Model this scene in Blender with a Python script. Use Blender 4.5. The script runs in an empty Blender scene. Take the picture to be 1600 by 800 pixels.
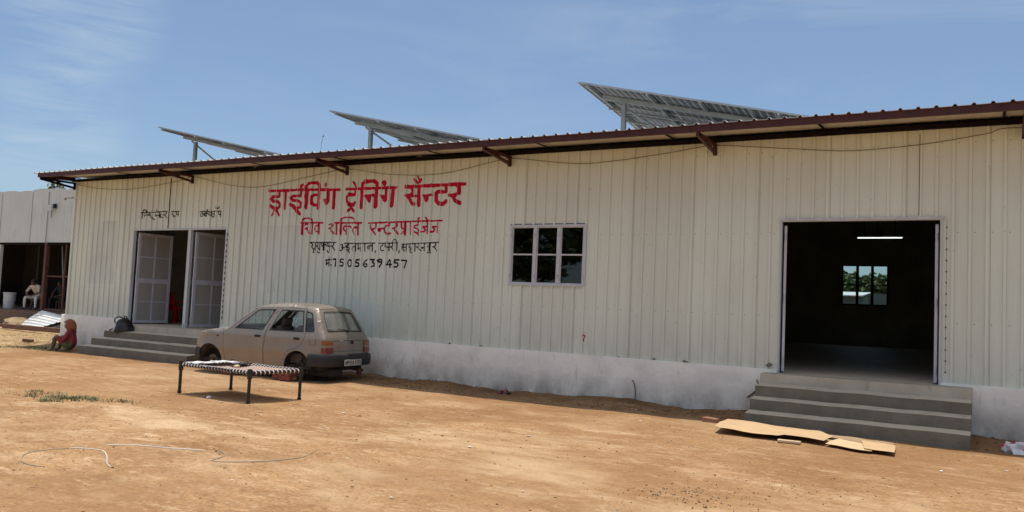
import bpy, bmesh, math, random
import numpy as np
from mathutils import Vector, Matrix, noise
from mathutils.geometry import delaunay_2d_cdt

SC = bpy.context.scene
COL = SC.collection
R = math.radians
random.seed(7)

# ------------------------------------------------------------------ camera
cam_d = bpy.data.cameras.new('camera')
cam = bpy.data.objects.new('camera', cam_d); COL.objects.link(cam)
cam_d.sensor_width = 36.0
cam_d.lens = 1299.74 / 1600 * 36.0
cam_d.clip_end = 3000
cr, cu, cf = (0.86562846, 0.4986905, 0.04466707), (-0.00744083, -0.07638871, 0.99705035), (-0.5006316, 0.86340752, 0.06241357)
cam.matrix_world = Matrix(((cr[0], cu[0], -cf[0], 0), (cr[1], cu[1], -cf[1], -13.4918), (cr[2], cu[2], -cf[2], 1.5), (0, 0, 0, 1)))
SC.camera = cam

# ------------------------------------------------------------------ sky, sun, exposure
SUN_TILT = Vector((-0.05, 0.075, 1.0)).normalized()          # towards the sun
el = math.asin(SUN_TILT.z)
world = bpy.data.worlds.new('World'); SC.world = world; world.use_nodes = True
nt = world.node_tree; nt.nodes.clear()
out = nt.nodes.new('ShaderNodeOutputWorld'); bg = nt.nodes.new('ShaderNodeBackground')
sky = nt.nodes.new('ShaderNodeTexSky'); sky.sky_type = 'NISHITA'; sky.sun_disc = False
sky.sun_elevation = el; sky.sun_rotation = math.atan2(SUN_TILT.x, SUN_TILT.y)
sky.altitude = 250; sky.air_density = 1.0; sky.dust_density = 1.2; sky.ozone_density = 2.0
bg.inputs['Strength'].default_value = 0.104
# thin cirrus streaks, denser low in the sky
tc = nt.nodes.new('ShaderNodeTexCoord'); mp = nt.nodes.new('ShaderNodeMapping')
mp.inputs['Scale'].default_value = (1.1, 1.1, 6.5); mp.inputs['Rotation'].default_value = (0.10, -0.22, 0)
n1 = nt.nodes.new('ShaderNodeTexNoise'); n1.inputs['Scale'].default_value = 2.1; n1.inputs['Detail'].default_value = 8; n1.inputs['Roughness'].default_value = 0.62; n1.inputs['Distortion'].default_value = 0.8
r1 = nt.nodes.new('ShaderNodeValToRGB'); r1.color_ramp.elements[0].position = 0.50; r1.color_ramp.elements[1].position = 0.86
r1.color_ramp.elements[1].color = (0.75, 0.75, 0.75, 1)
n2 = nt.nodes.new('ShaderNodeTexNoise'); n2.inputs['Scale'].default_value = 1.3; n2.inputs['Detail'].default_value = 3
r2 = nt.nodes.new('ShaderNodeValToRGB'); r2.color_ramp.elements[0].position = 0.42; r2.color_ramp.elements[1].position = 0.68
mu = nt.nodes.new('ShaderNodeMath'); mu.operation = 'MULTIPLY'
mx = nt.nodes.new('ShaderNodeMix'); mx.data_type = 'RGBA'
mx.inputs[7].default_value = (4.6, 5.0, 5.4, 1)
# a little thin haze everywhere: whitens the blue evenly
hz = nt.nodes.new('ShaderNodeMix'); hz.data_type = 'RGBA'; hz.inputs[0].default_value = 0.17
hz.inputs[7].default_value = (3.5, 3.6, 3.7, 1)
L_ = nt.links.new
L_(tc.outputs['Generated'], mp.inputs['Vector']); L_(mp.outputs['Vector'], n1.inputs['Vector']); L_(tc.outputs['Generated'], n2.inputs['Vector'])
L_(n1.outputs['Fac'], r1.inputs['Fac']); L_(n2.outputs['Fac'], r2.inputs['Fac'])
L_(r1.outputs['Color'], mu.inputs[0]); L_(r2.outputs['Color'], mu.inputs[1])
L_(sky.outputs['Color'], hz.inputs[6]); L_(hz.outputs[2], mx.inputs[6]); L_(mu.outputs[0], mx.inputs[0])
# two soft cirrus banks in the west
cur = mx.outputs[2]
for (dx_, dy_, dz_), lo_, hi_, am_ in (((-.850,.500,.168), .9962, .9997, .50), ((-.817,.503,.290), .9955, .9996, .42)):
    vd = nt.nodes.new('ShaderNodeVectorMath'); vd.operation = 'DOT_PRODUCT'; vn = nt.nodes.new('ShaderNodeVectorMath'); vn.operation = 'NORMALIZE'
    L_(tc.outputs['Generated'], vn.inputs[0]); L_(vn.outputs[0], vd.inputs[0]); vd.inputs[1].default_value = Vector((dx_,dy_,dz_)).normalized()
    m1 = nt.nodes.new('ShaderNodeMapRange'); m1.interpolation_type = 'SMOOTHSTEP'; m1.inputs[1].default_value = lo_; m1.inputs[2].default_value = hi_; L_(vd.outputs['Value'], m1.inputs['Value'])
    mp4 = nt.nodes.new('ShaderNodeMapping'); mp4.inputs['Scale'].default_value = (5, 5, 34); mp4.inputs['Rotation'].default_value = (0.05, 0.12, 0.4); L_(tc.outputs['Generated'], mp4.inputs[0])
    n4 = nt.nodes.new('ShaderNodeTexNoise'); n4.inputs['Scale'].default_value = 1.6; n4.inputs['Detail'].default_value = 8; n4.inputs['Roughness'].default_value = .6; n4.inputs['Distortion'].default_value = .6; L_(mp4.outputs[0], n4.inputs['Vector'])
    m2 = nt.nodes.new('ShaderNodeMapRange'); m2.inputs[1].default_value = .36; m2.inputs[2].default_value = .72; m2.inputs[4].default_value = am_; L_(n4.outputs['Fac'], m2.inputs['Value'])
    m3 = nt.nodes.new('ShaderNodeMath'); m3.operation = 'MULTIPLY'; L_(m1.outputs[0], m3.inputs[0]); L_(m2.outputs[0], m3.inputs[1])
    c4 = nt.nodes.new('ShaderNodeMix'); c4.data_type = 'RGBA'; c4.inputs[7].default_value = (5.2, 5.6, 6.0, 1); L_(m3.outputs[0], c4.inputs[0]); L_(cur, c4.inputs[6]); cur = c4.outputs[2]
tint = nt.nodes.new('ShaderNodeMix'); tint.data_type = 'RGBA'; tint.blend_type = 'MULTIPLY'; tint.inputs[0].default_value = 1.0; tint.inputs[7].default_value = (0.94, 1.045, 1.13, 1)
L_(cur, tint.inputs[6])
# unseen white cloud added high overhead (above the frame) to lift the fill light
sxyz = nt.nodes.new('ShaderNodeSeparateXYZ'); L_(tc.outputs['Generated'], sxyz.inputs[0])
hr = nt.nodes.new('ShaderNodeMapRange'); hr.inputs[1].default_value = 0.42; hr.inputs[2].default_value = 0.72; L_(sxyz.outputs['Z'], hr.inputs['Value'])
n3 = nt.nodes.new('ShaderNodeTexNoise'); n3.inputs['Scale'].default_value = 3.0; n3.inputs['Detail'].default_value = 6; L_(tc.outputs['Generated'], n3.inputs['Vector'])
r3 = nt.nodes.new('ShaderNodeMapRange'); r3.inputs[1].default_value = 0.32; r3.inputs[2].default_value = 0.62; r3.inputs[3].default_value = 0.25; r3.inputs[4].default_value = 0.85; L_(n3.outputs['Fac'], r3.inputs['Value'])
cm = nt.nodes.new('ShaderNodeMath'); cm.operation = 'MULTIPLY'; L_(hr.outputs[0], cm.inputs[0]); L_(r3.outputs[0], cm.inputs[1])
cl = nt.nodes.new('ShaderNodeMix'); cl.data_type = 'RGBA'; cl.inputs[7].default_value = (9.0, 8.9, 8.7, 1); L_(cm.outputs[0], cl.inputs[0]); L_(tint.outputs[2], cl.inputs[6])
L_(cl.outputs[2], bg.inputs['Color']); L_(bg.outputs['Background'], out.inputs['Surface'])
sun_d = bpy.data.lights.new('sun', 'SUN'); sun = bpy.data.objects.new('sun', sun_d); COL.objects.link(sun)
sun_d.energy = 3.5; sun_d.angle = R(0.5); sun_d.color = (1.0, 0.93, 0.82)
sun.rotation_euler = SUN_TILT.to_track_quat('Z', 'Y').to_euler(); sun.location = (0, 0, 40)
SC.view_settings.view_transform = 'Standard'; SC.view_settings.look = 'None'
SC.view_settings.exposure = 0.12; SC.view_settings.gamma = 1.0; SC.view_settings.use_curve_mapping = False
SC.render.engine = 'CYCLES'
SC.cycles.max_bounces = 8

# ------------------------------------------------------------------ helpers
WM = {}
class MB:
    """collects vertices and faces, then links them as one mesh object"""
    def __init__(s): s.v = []; s.f = []; s.m = []
    def add(s, vs, fs, mi=0):
        o = len(s.v); s.v += [tuple(v) for v in vs]
        for f in fs: s.f.append(tuple(o + i for i in f)); s.m.append(mi)
    def box(s, x0, x1, y0, y1, z0, z1, mi=0):
        s.add([(x0,y0,z0),(x1,y0,z0),(x1,y1,z0),(x0,y1,z0),(x0,y0,z1),(x1,y0,z1),(x1,y1,z1),(x0,y1,z1)],
              [(0,3,2,1),(4,5,6,7),(0,1,5,4),(1,2,6,5),(2,3,7,6),(3,0,4,7)], mi)
    def obox(s, c, size, rot=None, mi=0):
        q = MB(); a, b, d = [k/2 for k in size]; q.box(-a, a, -b, b, -d, d)
        M = rot if rot is not None else Matrix.Identity(3)
        s.add([Vector(c) + M @ Vector(v) for v in q.v], q.f, mi)
    def bar(s, p, q, w, h, mi=0, up=(0,0,1)):
        p, q = Vector(p), Vector(q); d = (q - p); l = d.length; d.normalize(); u = Vector(up)
        if abs(d.dot(u)) > 0.98: u = Vector((0,1,0))
        r = d.cross(u).normalized(); u = r.cross(d)
        vs = []
        for e in (p, q):
            for a, b in ((-1,-1),(1,-1),(1,1),(-1,1)): vs.append(e + r*a*w/2 + u*b*h/2)
        s.add(vs, [(0,1,2,3),(7,6,5,4),(0,4,5,1),(1,5,6,2),(2,6,7,3),(3,7,4,0)], mi)
    def tube(s, pts, r, n=8, mi=0, cap=True):
        pts = [Vector(p) for p in pts]; rs = r if isinstance(r, (list, tuple)) else [r]*len(pts)
        rings = []; prev = None
        for i, p in enumerate(pts):
            d = (pts[min(i+1, len(pts)-1)] - pts[max(i-1, 0)]).normalized()
            if prev is None:
                a = Vector((0,0,1)) if abs(d.z) < 0.9 else Vector((1,0,0)); u = d.cross(a).normalized()
            else:
                u = prev - d * prev.dot(d); u.normalize()
            prev = u; w = d.cross(u)
            rings.append([p + (u*math.cos(2*math.pi*k/n) + w*math.sin(2*math.pi*k/n))*rs[i] for k in range(n)])
        vs = [v for g in rings for v in g]; fs = []
        for i in range(len(pts)-1):
            for k in range(n): fs.append((i*n+k, i*n+(k+1)%n, (i+1)*n+(k+1)%n, (i+1)*n+k))
        if cap: fs.append(tuple(range(n-1,-1,-1))); fs.append(tuple((len(pts)-1)*n+k for k in range(n)))
        s.add(vs, fs, mi)
    def lathe(s, c, prof, n=20, mi=0):
        vs = []; fs = []
        for r, z in prof:
            for k in range(n): vs.append((c[0]+r*math.cos(2*math.pi*k/n), c[1]+r*math.sin(2*math.pi*k/n), c[2]+z))
        for i in range(len(prof)-1):
            for k in range(n): fs.append((i*n+k, i*n+(k+1)%n, (i+1)*n+(k+1)%n, (i+1)*n+k))
        fs.append(tuple(range(n-1,-1,-1))); fs.append(tuple((len(prof)-1)*n+k for k in range(n)))
        s.add(vs, fs, mi)
    def build(s, name, mats, parent=None, smooth=False, local=False, bevel=0, seg=2, weld=False):
        me = bpy.data.meshes.new(name)
        vs = s.v
        if parent is not None and not local:
            I = WM[parent].inverted(); vs = [I @ Vector(v) for v in vs]
        me.from_pydata([tuple(v) for v in vs], [], s.f)
        mats = mats if isinstance(mats, (list, tuple)) else [mats]
        for m in mats: me.materials.append(m)
        if len(mats) > 1:
            me.polygons.foreach_set('material_index', s.m)
        if weld:
            bm = bmesh.new(); bm.from_mesh(me); bmesh.ops.remove_doubles(bm, verts=bm.verts, dist=0.0008)
            bmesh.ops.recalc_face_normals(bm, faces=bm.faces); bm.to_mesh(me); bm.free()
        if smooth:
            me.polygons.foreach_set('use_smooth', [True]*len(me.polygons))
        me.update()
        o = bpy.data.objects.new(name, me); COL.objects.link(o)
        if smooth == 'angle':
            try: me.set_sharp_from_angle(angle=R(38))
            except Exception: pass
        if parent is not None:
            o.parent = parent; WM[o] = WM[parent]
        else: WM[o] = Matrix.Identity(4)
        if bevel:
            b = o.modifiers.new('bevel', 'BEVEL'); b.width = bevel; b.segments = seg; b.limit_method = 'ANGLE'; b.angle_limit = R(50)
        return o

def tag(o, label=None, cat=None, group=None, kind=None):
    if label: o['label'] = label
    if cat: o['category'] = cat
    if group: o['group'] = group
    if kind: o['kind'] = kind
    return o
def thing(name, label, cat, loc=(0,0,0), rz=0.0, group=None):
    o = bpy.data.objects.new(name, None); COL.objects.link(o)
    o.location = loc; o.rotation_euler = (0,0,rz); o.empty_display_size = 0.3
    WM[o] = Matrix.Translation(loc) @ Matrix.Rotation(rz, 4, 'Z')
    return tag(o, label, cat, group)

def copy_tree(o, parent=None):
    c = o.copy(); COL.objects.link(c)
    if parent is not None: c.parent = parent
    for ch in [k for k in bpy.data.objects if k.parent == o]: copy_tree(ch, c)
    return c

# ------------------------------------------------------------------ materials
def mat(name, col, rough=0.6, var=0.12, scale=4.0, stretch=(1,1,1), bump=0.0, bscale=None, metal=0.0, spec=0.5, col2=None, thr=(0.35,0.65), coat=0.0, grain=0.0, gscale=120):
    m = bpy.data.materials.new(name); m.use_nodes = True; t = m.node_tree; n = t.nodes; b = n['Principled BSDF']
    b.inputs['Roughness'].default_value = rough; b.inputs['Metallic'].default_value = metal
    b.inputs['Specular IOR Level'].default_value = spec; b.inputs['Coat Weight'].default_value = coat
    co = n.new('ShaderNodeTexCoord'); mpn = n.new('ShaderNodeMapping'); mpn.inputs['Scale'].default_value = stretch
    t.links.new(co.outputs['Object'], mpn.inputs['Vector'])
    nz = n.new('ShaderNodeTexNoise'); nz.inputs['Scale'].default_value = scale; nz.inputs['Detail'].default_value = 6; nz.inputs['Roughness'].default_value = 0.6
    t.links.new(mpn.outputs['Vector'], nz.inputs['Vector'])
    rp = n.new('ShaderNodeValToRGB'); rp.color_ramp.elements[0].position = thr[0]; rp.color_ramp.elements[1].position = thr[1]
    c2 = col2 if col2 else tuple(min(1, c*(1+var)) for c in col); c1 = col if col2 else tuple(c*(1-var) for c in col)
    rp.color_ramp.elements[0].color = (*c1, 1); rp.color_ramp.elements[1].color = (*c2, 1)
    t.links.new(nz.outputs['Fac'], rp.inputs['Fac'])
    last = rp.outputs['Color']
    if grain:
        g = n.new('ShaderNodeTexNoise'); g.inputs['Scale'].default_value = gscale; g.inputs['Detail'].default_value = 3
        t.links.new(co.outputs['Object'], g.inputs['Vector'])
        mr = n.new('ShaderNodeMapRange'); mr.inputs[1].default_value = 0.3; mr.inputs[2].default_value = 0.7; mr.inputs[3].default_value = 1-grain; mr.inputs[4].default_value = 1+grain
        t.links.new(g.outputs['Fac'], mr.inputs['Value'])
        mm = n.new('ShaderNodeMix'); mm.data_type = 'RGBA'; mm.blend_type = 'MULTIPLY'; mm.inputs[0].default_value = 1
        t.links.new(last, mm.inputs[6]); t.links.new(mr.outputs[0], mm.inputs[7]); last = mm.outputs[2]
    t.links.new(last, b.inputs['Base Color'])
    if bump:
        bz = n.new('ShaderNodeTexNoise'); bz.inputs['Scale'].default_value = bscale or scale*6; bz.inputs['Detail'].default_value = 5
        t.links.new(mpn.outputs['Vector'], bz.inputs['Vector'])
        bp = n.new('ShaderNodeBump'); bp.inputs['Strength'].default_value = bump; bp.inputs['Distance'].default_value = 0.02
        t.links.new(bz.outputs['Fac'], bp.inputs['Height']); t.links.new(bp.outputs['Normal'], b.inputs['Normal'])
    m['last'] = 0
    return m
def nodes(m): return m.node_tree.nodes, m.node_tree.links, m.node_tree.nodes['Principled BSDF']
def base_link(m):
    b = m.node_tree.nodes['Principled BSDF']; return b.inputs['Base Color'].links[0].from_socket
def overlay(m, fac_socket, col, amount=1.0):
    """mix a second colour over the base where fac is high"""
    n, l, b = nodes(m); src = base_link(m)
    x = n.new('ShaderNodeMix'); x.data_type = 'RGBA'; x.inputs[7].default_value = (*col, 1)
    if amount != 1.0:
        q = n.new('ShaderNodeMath'); q.operation = 'MULTIPLY'; q.inputs[1].default_value = amount; l.new(fac_socket, q.inputs[0]); fac_socket = q.outputs[0]
    l.new(fac_socket, x.inputs[0]); l.new(src, x.inputs[6]); l.new(x.outputs[2], b.inputs['Base Color'])
def noise_fac(m, scale, lo, hi, stretch=(1,1,1), detail=5, coord='Object', rough=0.6, off=(0,0,0)):
    n, l, b = nodes(m); co = n.new('ShaderNodeTexCoord'); mpn = n.new('ShaderNodeMapping'); mpn.inputs['Scale'].default_value = stretch; mpn.inputs['Location'].default_value = off
    nz = n.new('ShaderNodeTexNoise'); nz.inputs['Scale'].default_value = scale; nz.inputs['Detail'].default_value = detail; nz.inputs['Roughness'].default_value = rough
    mr = n.new('ShaderNodeMapRange'); mr.inputs[1].default_value = lo; mr.inputs[2].default_value = hi
    l.new(co.outputs[coord], mpn.inputs[0]); l.new(mpn.outputs[0], nz.inputs['Vector']); l.new(nz.outputs['Fac'], mr.inputs['Value'])
    return mr.outputs[0]
def pos_z(m, lo, hi):
    """1 at world height lo, 0 at hi"""
    n, l, b = nodes(m); g = n.new('ShaderNodeNewGeometry'); s = n.new('ShaderNodeSeparateXYZ'); mr = n.new('ShaderNodeMapRange')
    mr.inputs[1].default_value = lo; mr.inputs[2].default_value = hi; mr.inputs[3].default_value = 1; mr.inputs[4].default_value = 0
    l.new(g.outputs['Position'], s.inputs[0]); l.new(s.outputs['Z'], mr.inputs['Value']); return mr.outputs[0]
def mul(m, a, c):
    n, l, b = nodes(m); q = n.new('ShaderNodeMath'); q.operation = 'MULTIPLY'; l.new(a, q.inputs[0]); l.new(c, q.inputs[1]); return q.outputs[0]
def glass_mat(name, tint=(0.8,0.85,0.85), refl=0.09, dark=False, dirt=0.0):
    m = bpy.data.materials.new(name); m.use_nodes = True; t = m.node_tree; t.nodes.clear()
    o = t.nodes.new('ShaderNodeOutputMaterial'); tr = t.nodes.new('ShaderNodeBsdfTransparent'); gl = t.nodes.new('ShaderNodeBsdfGlossy')
    gl.inputs['Roughness'].default_value = 0.02; tr.inputs['Color'].default_value = (*tint, 1); gl.inputs['Color'].default_value = (0.9,0.95,1,1)
    lw = t.nodes.new('ShaderNodeLayerWeight'); lw.inputs['Blend'].default_value = 0.5; pw = t.nodes.new('ShaderNodeMath'); pw.operation = 'POWER'; pw.inputs[1].default_value = 4.0
    fr = t.nodes.new('ShaderNodeMath'); fr.operation = 'MULTIPLY_ADD'; fr.inputs[1].default_value = 0.9; fr.inputs[2].default_value = refl*0.6
    t.links.new(lw.outputs['Facing'], pw.inputs[0]); t.links.new(pw.outputs[0], fr.inputs[0]); mx = t.nodes.new('ShaderNodeMixShader')
    nz = t.nodes.new('ShaderNodeTexNoise'); nz.inputs['Scale'].default_value = 1.5; bp = t.nodes.new('ShaderNodeBump'); bp.inputs['Strength'].default_value = 0.02
    t.links.new(nz.outputs['Fac'], bp.inputs['Height']); t.links.new(bp.outputs['Normal'], gl.inputs['Normal'])
    t.links.new(fr.outputs[0], mx.inputs[0]); t.links.new(tr.outputs[0], mx.inputs[1]); t.links.new(gl.outputs[0], mx.inputs[2])
    last = mx.outputs[0]
    if dirt:
        df = t.nodes.new('ShaderNodeBsdfDiffuse'); df.inputs['Color'].default_value = (0.42,0.38,0.31,1); m2 = t.nodes.new('ShaderNodeMixShader')
        n2 = t.nodes.new('ShaderNodeTexNoise'); n2.inputs['Scale'].default_value = 5; n2.inputs['Detail'].default_value = 5; mr = t.nodes.new('ShaderNodeMapRange')
        mr.inputs[1].default_value = 0.3; mr.inputs[2].default_value = 0.7; mr.inputs[3].default_value = dirt*0.4; mr.inputs[4].default_value = dirt*1.5
        tcn = t.nodes.new('ShaderNodeTexCoord'); t.links.new(tcn.outputs['Object'], n2.inputs['Vector'])
        t.links.new(n2.outputs['Fac'], mr.inputs['Value']); t.links.new(mr.outputs[0], m2.inputs[0]); t.links.new(last, m2.inputs[1]); t.links.new(df.outputs[0], m2.inputs[2]); last = m2.outputs[0]
    t.links.new(last, o.inputs['Surface']); return m

M = {}
M['wall'] = mat('cream_sheet', (0.725,0.785,0.70), 0.42, 0.05, 0.9, (1,1,0.35), bump=0.05, bscale=1.2, spec=0.4)
overlay(M['wall'], noise_fac(M['wall'], 2.2, 0.55, 0.8, (3.5,1,0.25), off=(3,0,1)), (0.52,0.49,0.41), 0.45)
overlay(M['wall'], mul(M['wall'], pos_z(M['wall'], 0.75, 1.5), noise_fac(M['wall'], 3.0, 0.35, 0.75, (2,1,0.5))), (0.48,0.43,0.34), 0.5)
overlay(M['wall'], noise_fac(M['wall'], 14, 0.70, 0.74, (1,1,1), 2), (0.25,0.22,0.17), 0.5)
# every sheet is rolled in a slightly different batch; screw rows along the girts
n, l, b = nodes(M['wall']); g = n.new('ShaderNodeNewGeometry'); s = n.new('ShaderNodeSeparateXYZ'); l.new(g.outputs['Position'], s.inputs[0])
def mth(op, a_, b_=None, c_=None):
    q = n.new('ShaderNodeMath'); q.operation = op
    for i, v in enumerate((a_, b_, c_)):
        if v is None: continue
        if isinstance(v, (int, float)): q.inputs[i].default_value = v
        else: l.new(v, q.inputs[i])
    return q.outputs[0]
shx = mth('FLOOR', mth('DIVIDE', mth('ADD', s.outputs['X'], 21.6), 1.075)); wn = n.new('ShaderNodeTexWhiteNoise'); wn.noise_dimensions = '1D'; l.new(shx, wn.inputs['W'])
overlay(M['wall'], mth('MULTIPLY', wn.outputs['Value'], 0.35), (0.55,0.545,0.475))
dx = mth('SUBTRACT', mth('MULTIPLY', mth('FRACT', mth('DIVIDE', mth('ADD', s.outputs['X'], 21.6), 0.215)), 0.215), 0.09)
dz = mth('SUBTRACT', mth('MULTIPLY', mth('FRACT', mth('DIVIDE', mth('ADD', s.outputs['Z'], 0.35), 1.31)), 1.31), 0.6)
dd = mth('SQRT', mth('ADD', mth('MULTIPLY', dx, dx), mth('MULTIPLY', dz, dz)))
overlay(M['wall'], mth('LESS_THAN', dd, 0.0085), (0.22,0.20,0.17), 0.8)
lap = mth('LESS_THAN', mth('MULTIPLY', mth('FRACT', mth('DIVIDE', mth('ADD', s.outputs['X'], 21.6-0.064), 1.075)), 1.075), 0.006)
overlay(M['wall'], lap, (0.20,0.185,0.15), 0.75)
M['plinth'] = mat('whitewashed_plinth', (0.88,0.83,0.75), 0.85, 0.07, 1.3, bump=0.5, bscale=14)
overlay(M['plinth'], noise_fac(M['plinth'], 1.6, 0.48, 0.72, (1,1,1.4), 8), (0.60,0.56,0.51), 0.6)
overlay(M['plinth'], mul(M['plinth'], pos_z(M['plinth'], -0.05, 0.42), noise_fac(M['plinth'], 3.2, 0.3, 0.62, (1,1,0.6), 7)), (0.27,0.22,0.17), 0.85)
overlay(M['plinth'], noise_fac(M['plinth'], 7, 0.60, 0.72, (1.6,1,0.35), 6, off=(5,2,0)), (0.50,0.46,0.41), 0.5)
M['concrete'] = mat('raw_concrete', (0.165,0.138,0.103), 0.9, 0.18, 2.2, bump=0.45, bscale=25, grain=0.12)
overlay(M['concrete'], noise_fac(M['concrete'], 3.5, 0.5, 0.75, (1,1,1), 8), (0.115,0.095,0.07), 0.7)
overlay(M['concrete'], noise_fac(M['concrete'], 5, 0.58, 0.75, (1,1,1), 8, off=(4,1,2)), (0.21,0.178,0.13), 0.6)
def dusty(m, col, amt):
    n, l, b = nodes(m); g = n.new('ShaderNodeNewGeometry'); s = n.new('ShaderNodeSeparateXYZ'); l.new(g.outputs['Normal'], s.inputs[0])
    mr = n.new('ShaderNodeMapRange'); mr.inputs[1].default_value = 0.5; mr.inputs[2].default_value = 0.95; l.new(s.outputs['Z'], mr.inputs['Value'])
    overlay(m, mul(m, mr.outputs[0], noise_fac(m, 4, 0.0, 0.45, detail=7)), col, amt)
dusty(M['concrete'], (0.66,0.56,0.43), 0.9)      # sand trodden on to the treads
M['render'] = mat('cement_render', (0.47,0.41,0.325), 0.9, 0.12, 2.0, bump=0.35, bscale=22, grain=0.08)
overlay(M['render'], noise_fac(M['render'], 5, 0.60, 0.72, (1.5,1,0.5), 6), (0.20,0.18,0.15), 0.7)
M['maroon'] = mat('maroon_steel', (0.060,0.011,0.009), 0.5, 0.25, 5, spec=0.4)
M['darksteel'] = mat('dark_primer_steel', (0.010,0.007,0.007), 0.8, 0.25, 5, spec=0.1)
M['rooftop'] = mat('galvanised_roof', (0.62,0.64,0.66), 0.38, 0.08, 2, metal=0.35)
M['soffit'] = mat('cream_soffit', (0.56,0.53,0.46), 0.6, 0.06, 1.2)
M['white'] = mat('white_enamel', (0.52,0.56,0.60), 0.45, 0.06, 5)
M['whitedirty'] = mat('scuffed_white_enamel', (0.56,0.56,0.58), 0.5, 0.14, 6)
M['lilac'] = mat('lilac_grey_enamel', (0.58,0.59,0.66), 0.45, 0.08, 5)
M['leafpanel'] = mat('grey_sheet_panel', (0.40,0.38,0.35), 0.5, 0.06, 2.5, (1,1,0.5))
M['gap'] = mat('black_gap', (0.012,0.012,0.012), 0.9, 0.1, 5)
M['interior'] = mat('dark_lining', (0.48,0.46,0.38), 0.85, 0.15, 1.0)
M['floor'] = mat('smooth_cement_floor', (0.70,0.59,0.45), 0.55, 0.12, 1.5)
M['red'] = mat('red_paint', (0.50,0.004,0.036), 0.65, 0.22, 5, (2.5,1,.6), spec=0.2)
M['black'] = mat('black_paint', (0.012,0.011,0.011), 0.7, 0.2, 8, spec=0.2)
M['redplastic'] = mat('red_plastic', (0.62,0.014,0.010), 0.4, 0.08, 4)
M['steel'] = mat('galvanised_steel', (0.30,0.32,0.31), 0.5, 0.12, 6, metal=0.3)
M['greywall'] = mat('pale_grey_sheet', (0.57,0.61,0.61), 0.5, 0.06, 0.7, (1,1,0.4))
overlay(M['greywall'], noise_fac(M['greywall'], 1.0, 0.56, 0.75, (1.5,1,0.6), 7), (0.33,0.32,0.30), 0.6)
M['rust'] = mat('rust_red_steel', (0.095,0.035,0.025), 0.7, 0.25, 6)
M['wood'] = mat('weathered_wood', (0.17,0.085,0.055), 0.85, 0.25, 3, (1,6,6), bump=0.3)
M['card'] = mat('brown_cardboard', (0.56,0.385,0.215), 0.85, 0.07, 3, grain=0.05)
M['cardpale'] = mat('faded_cardboard', (0.62,0.46,0.28), 0.85, 0.08, 4)
M['cable'] = mat('brown_cable', (0.10,0.055,0.03), 0.6, 0.15, 5)
M['blackplastic'] = mat('black_plastic', (0.018,0.018,0.02), 0.5, 0.2, 5)
M['paper'] = mat('white_paper', (0.75,0.75,0.76), 0.8, 0.05, 8)
M['pipe'] = mat('dirty_white_pipe', (0.62,0.57,0.48), 0.6, 0.18, 3)
M['straw'] = mat('dry_straw', (0.46,0.35,0.18), 0.9, 0.25, 3)
M['grass'] = mat('dusty_grass', (0.13,0.13,0.055), 0.9, 0.35, 3)
M['bag'] = mat('clear_bag', (0.72,0.70,0.72), 0.35, 0.1, 6)
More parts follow.
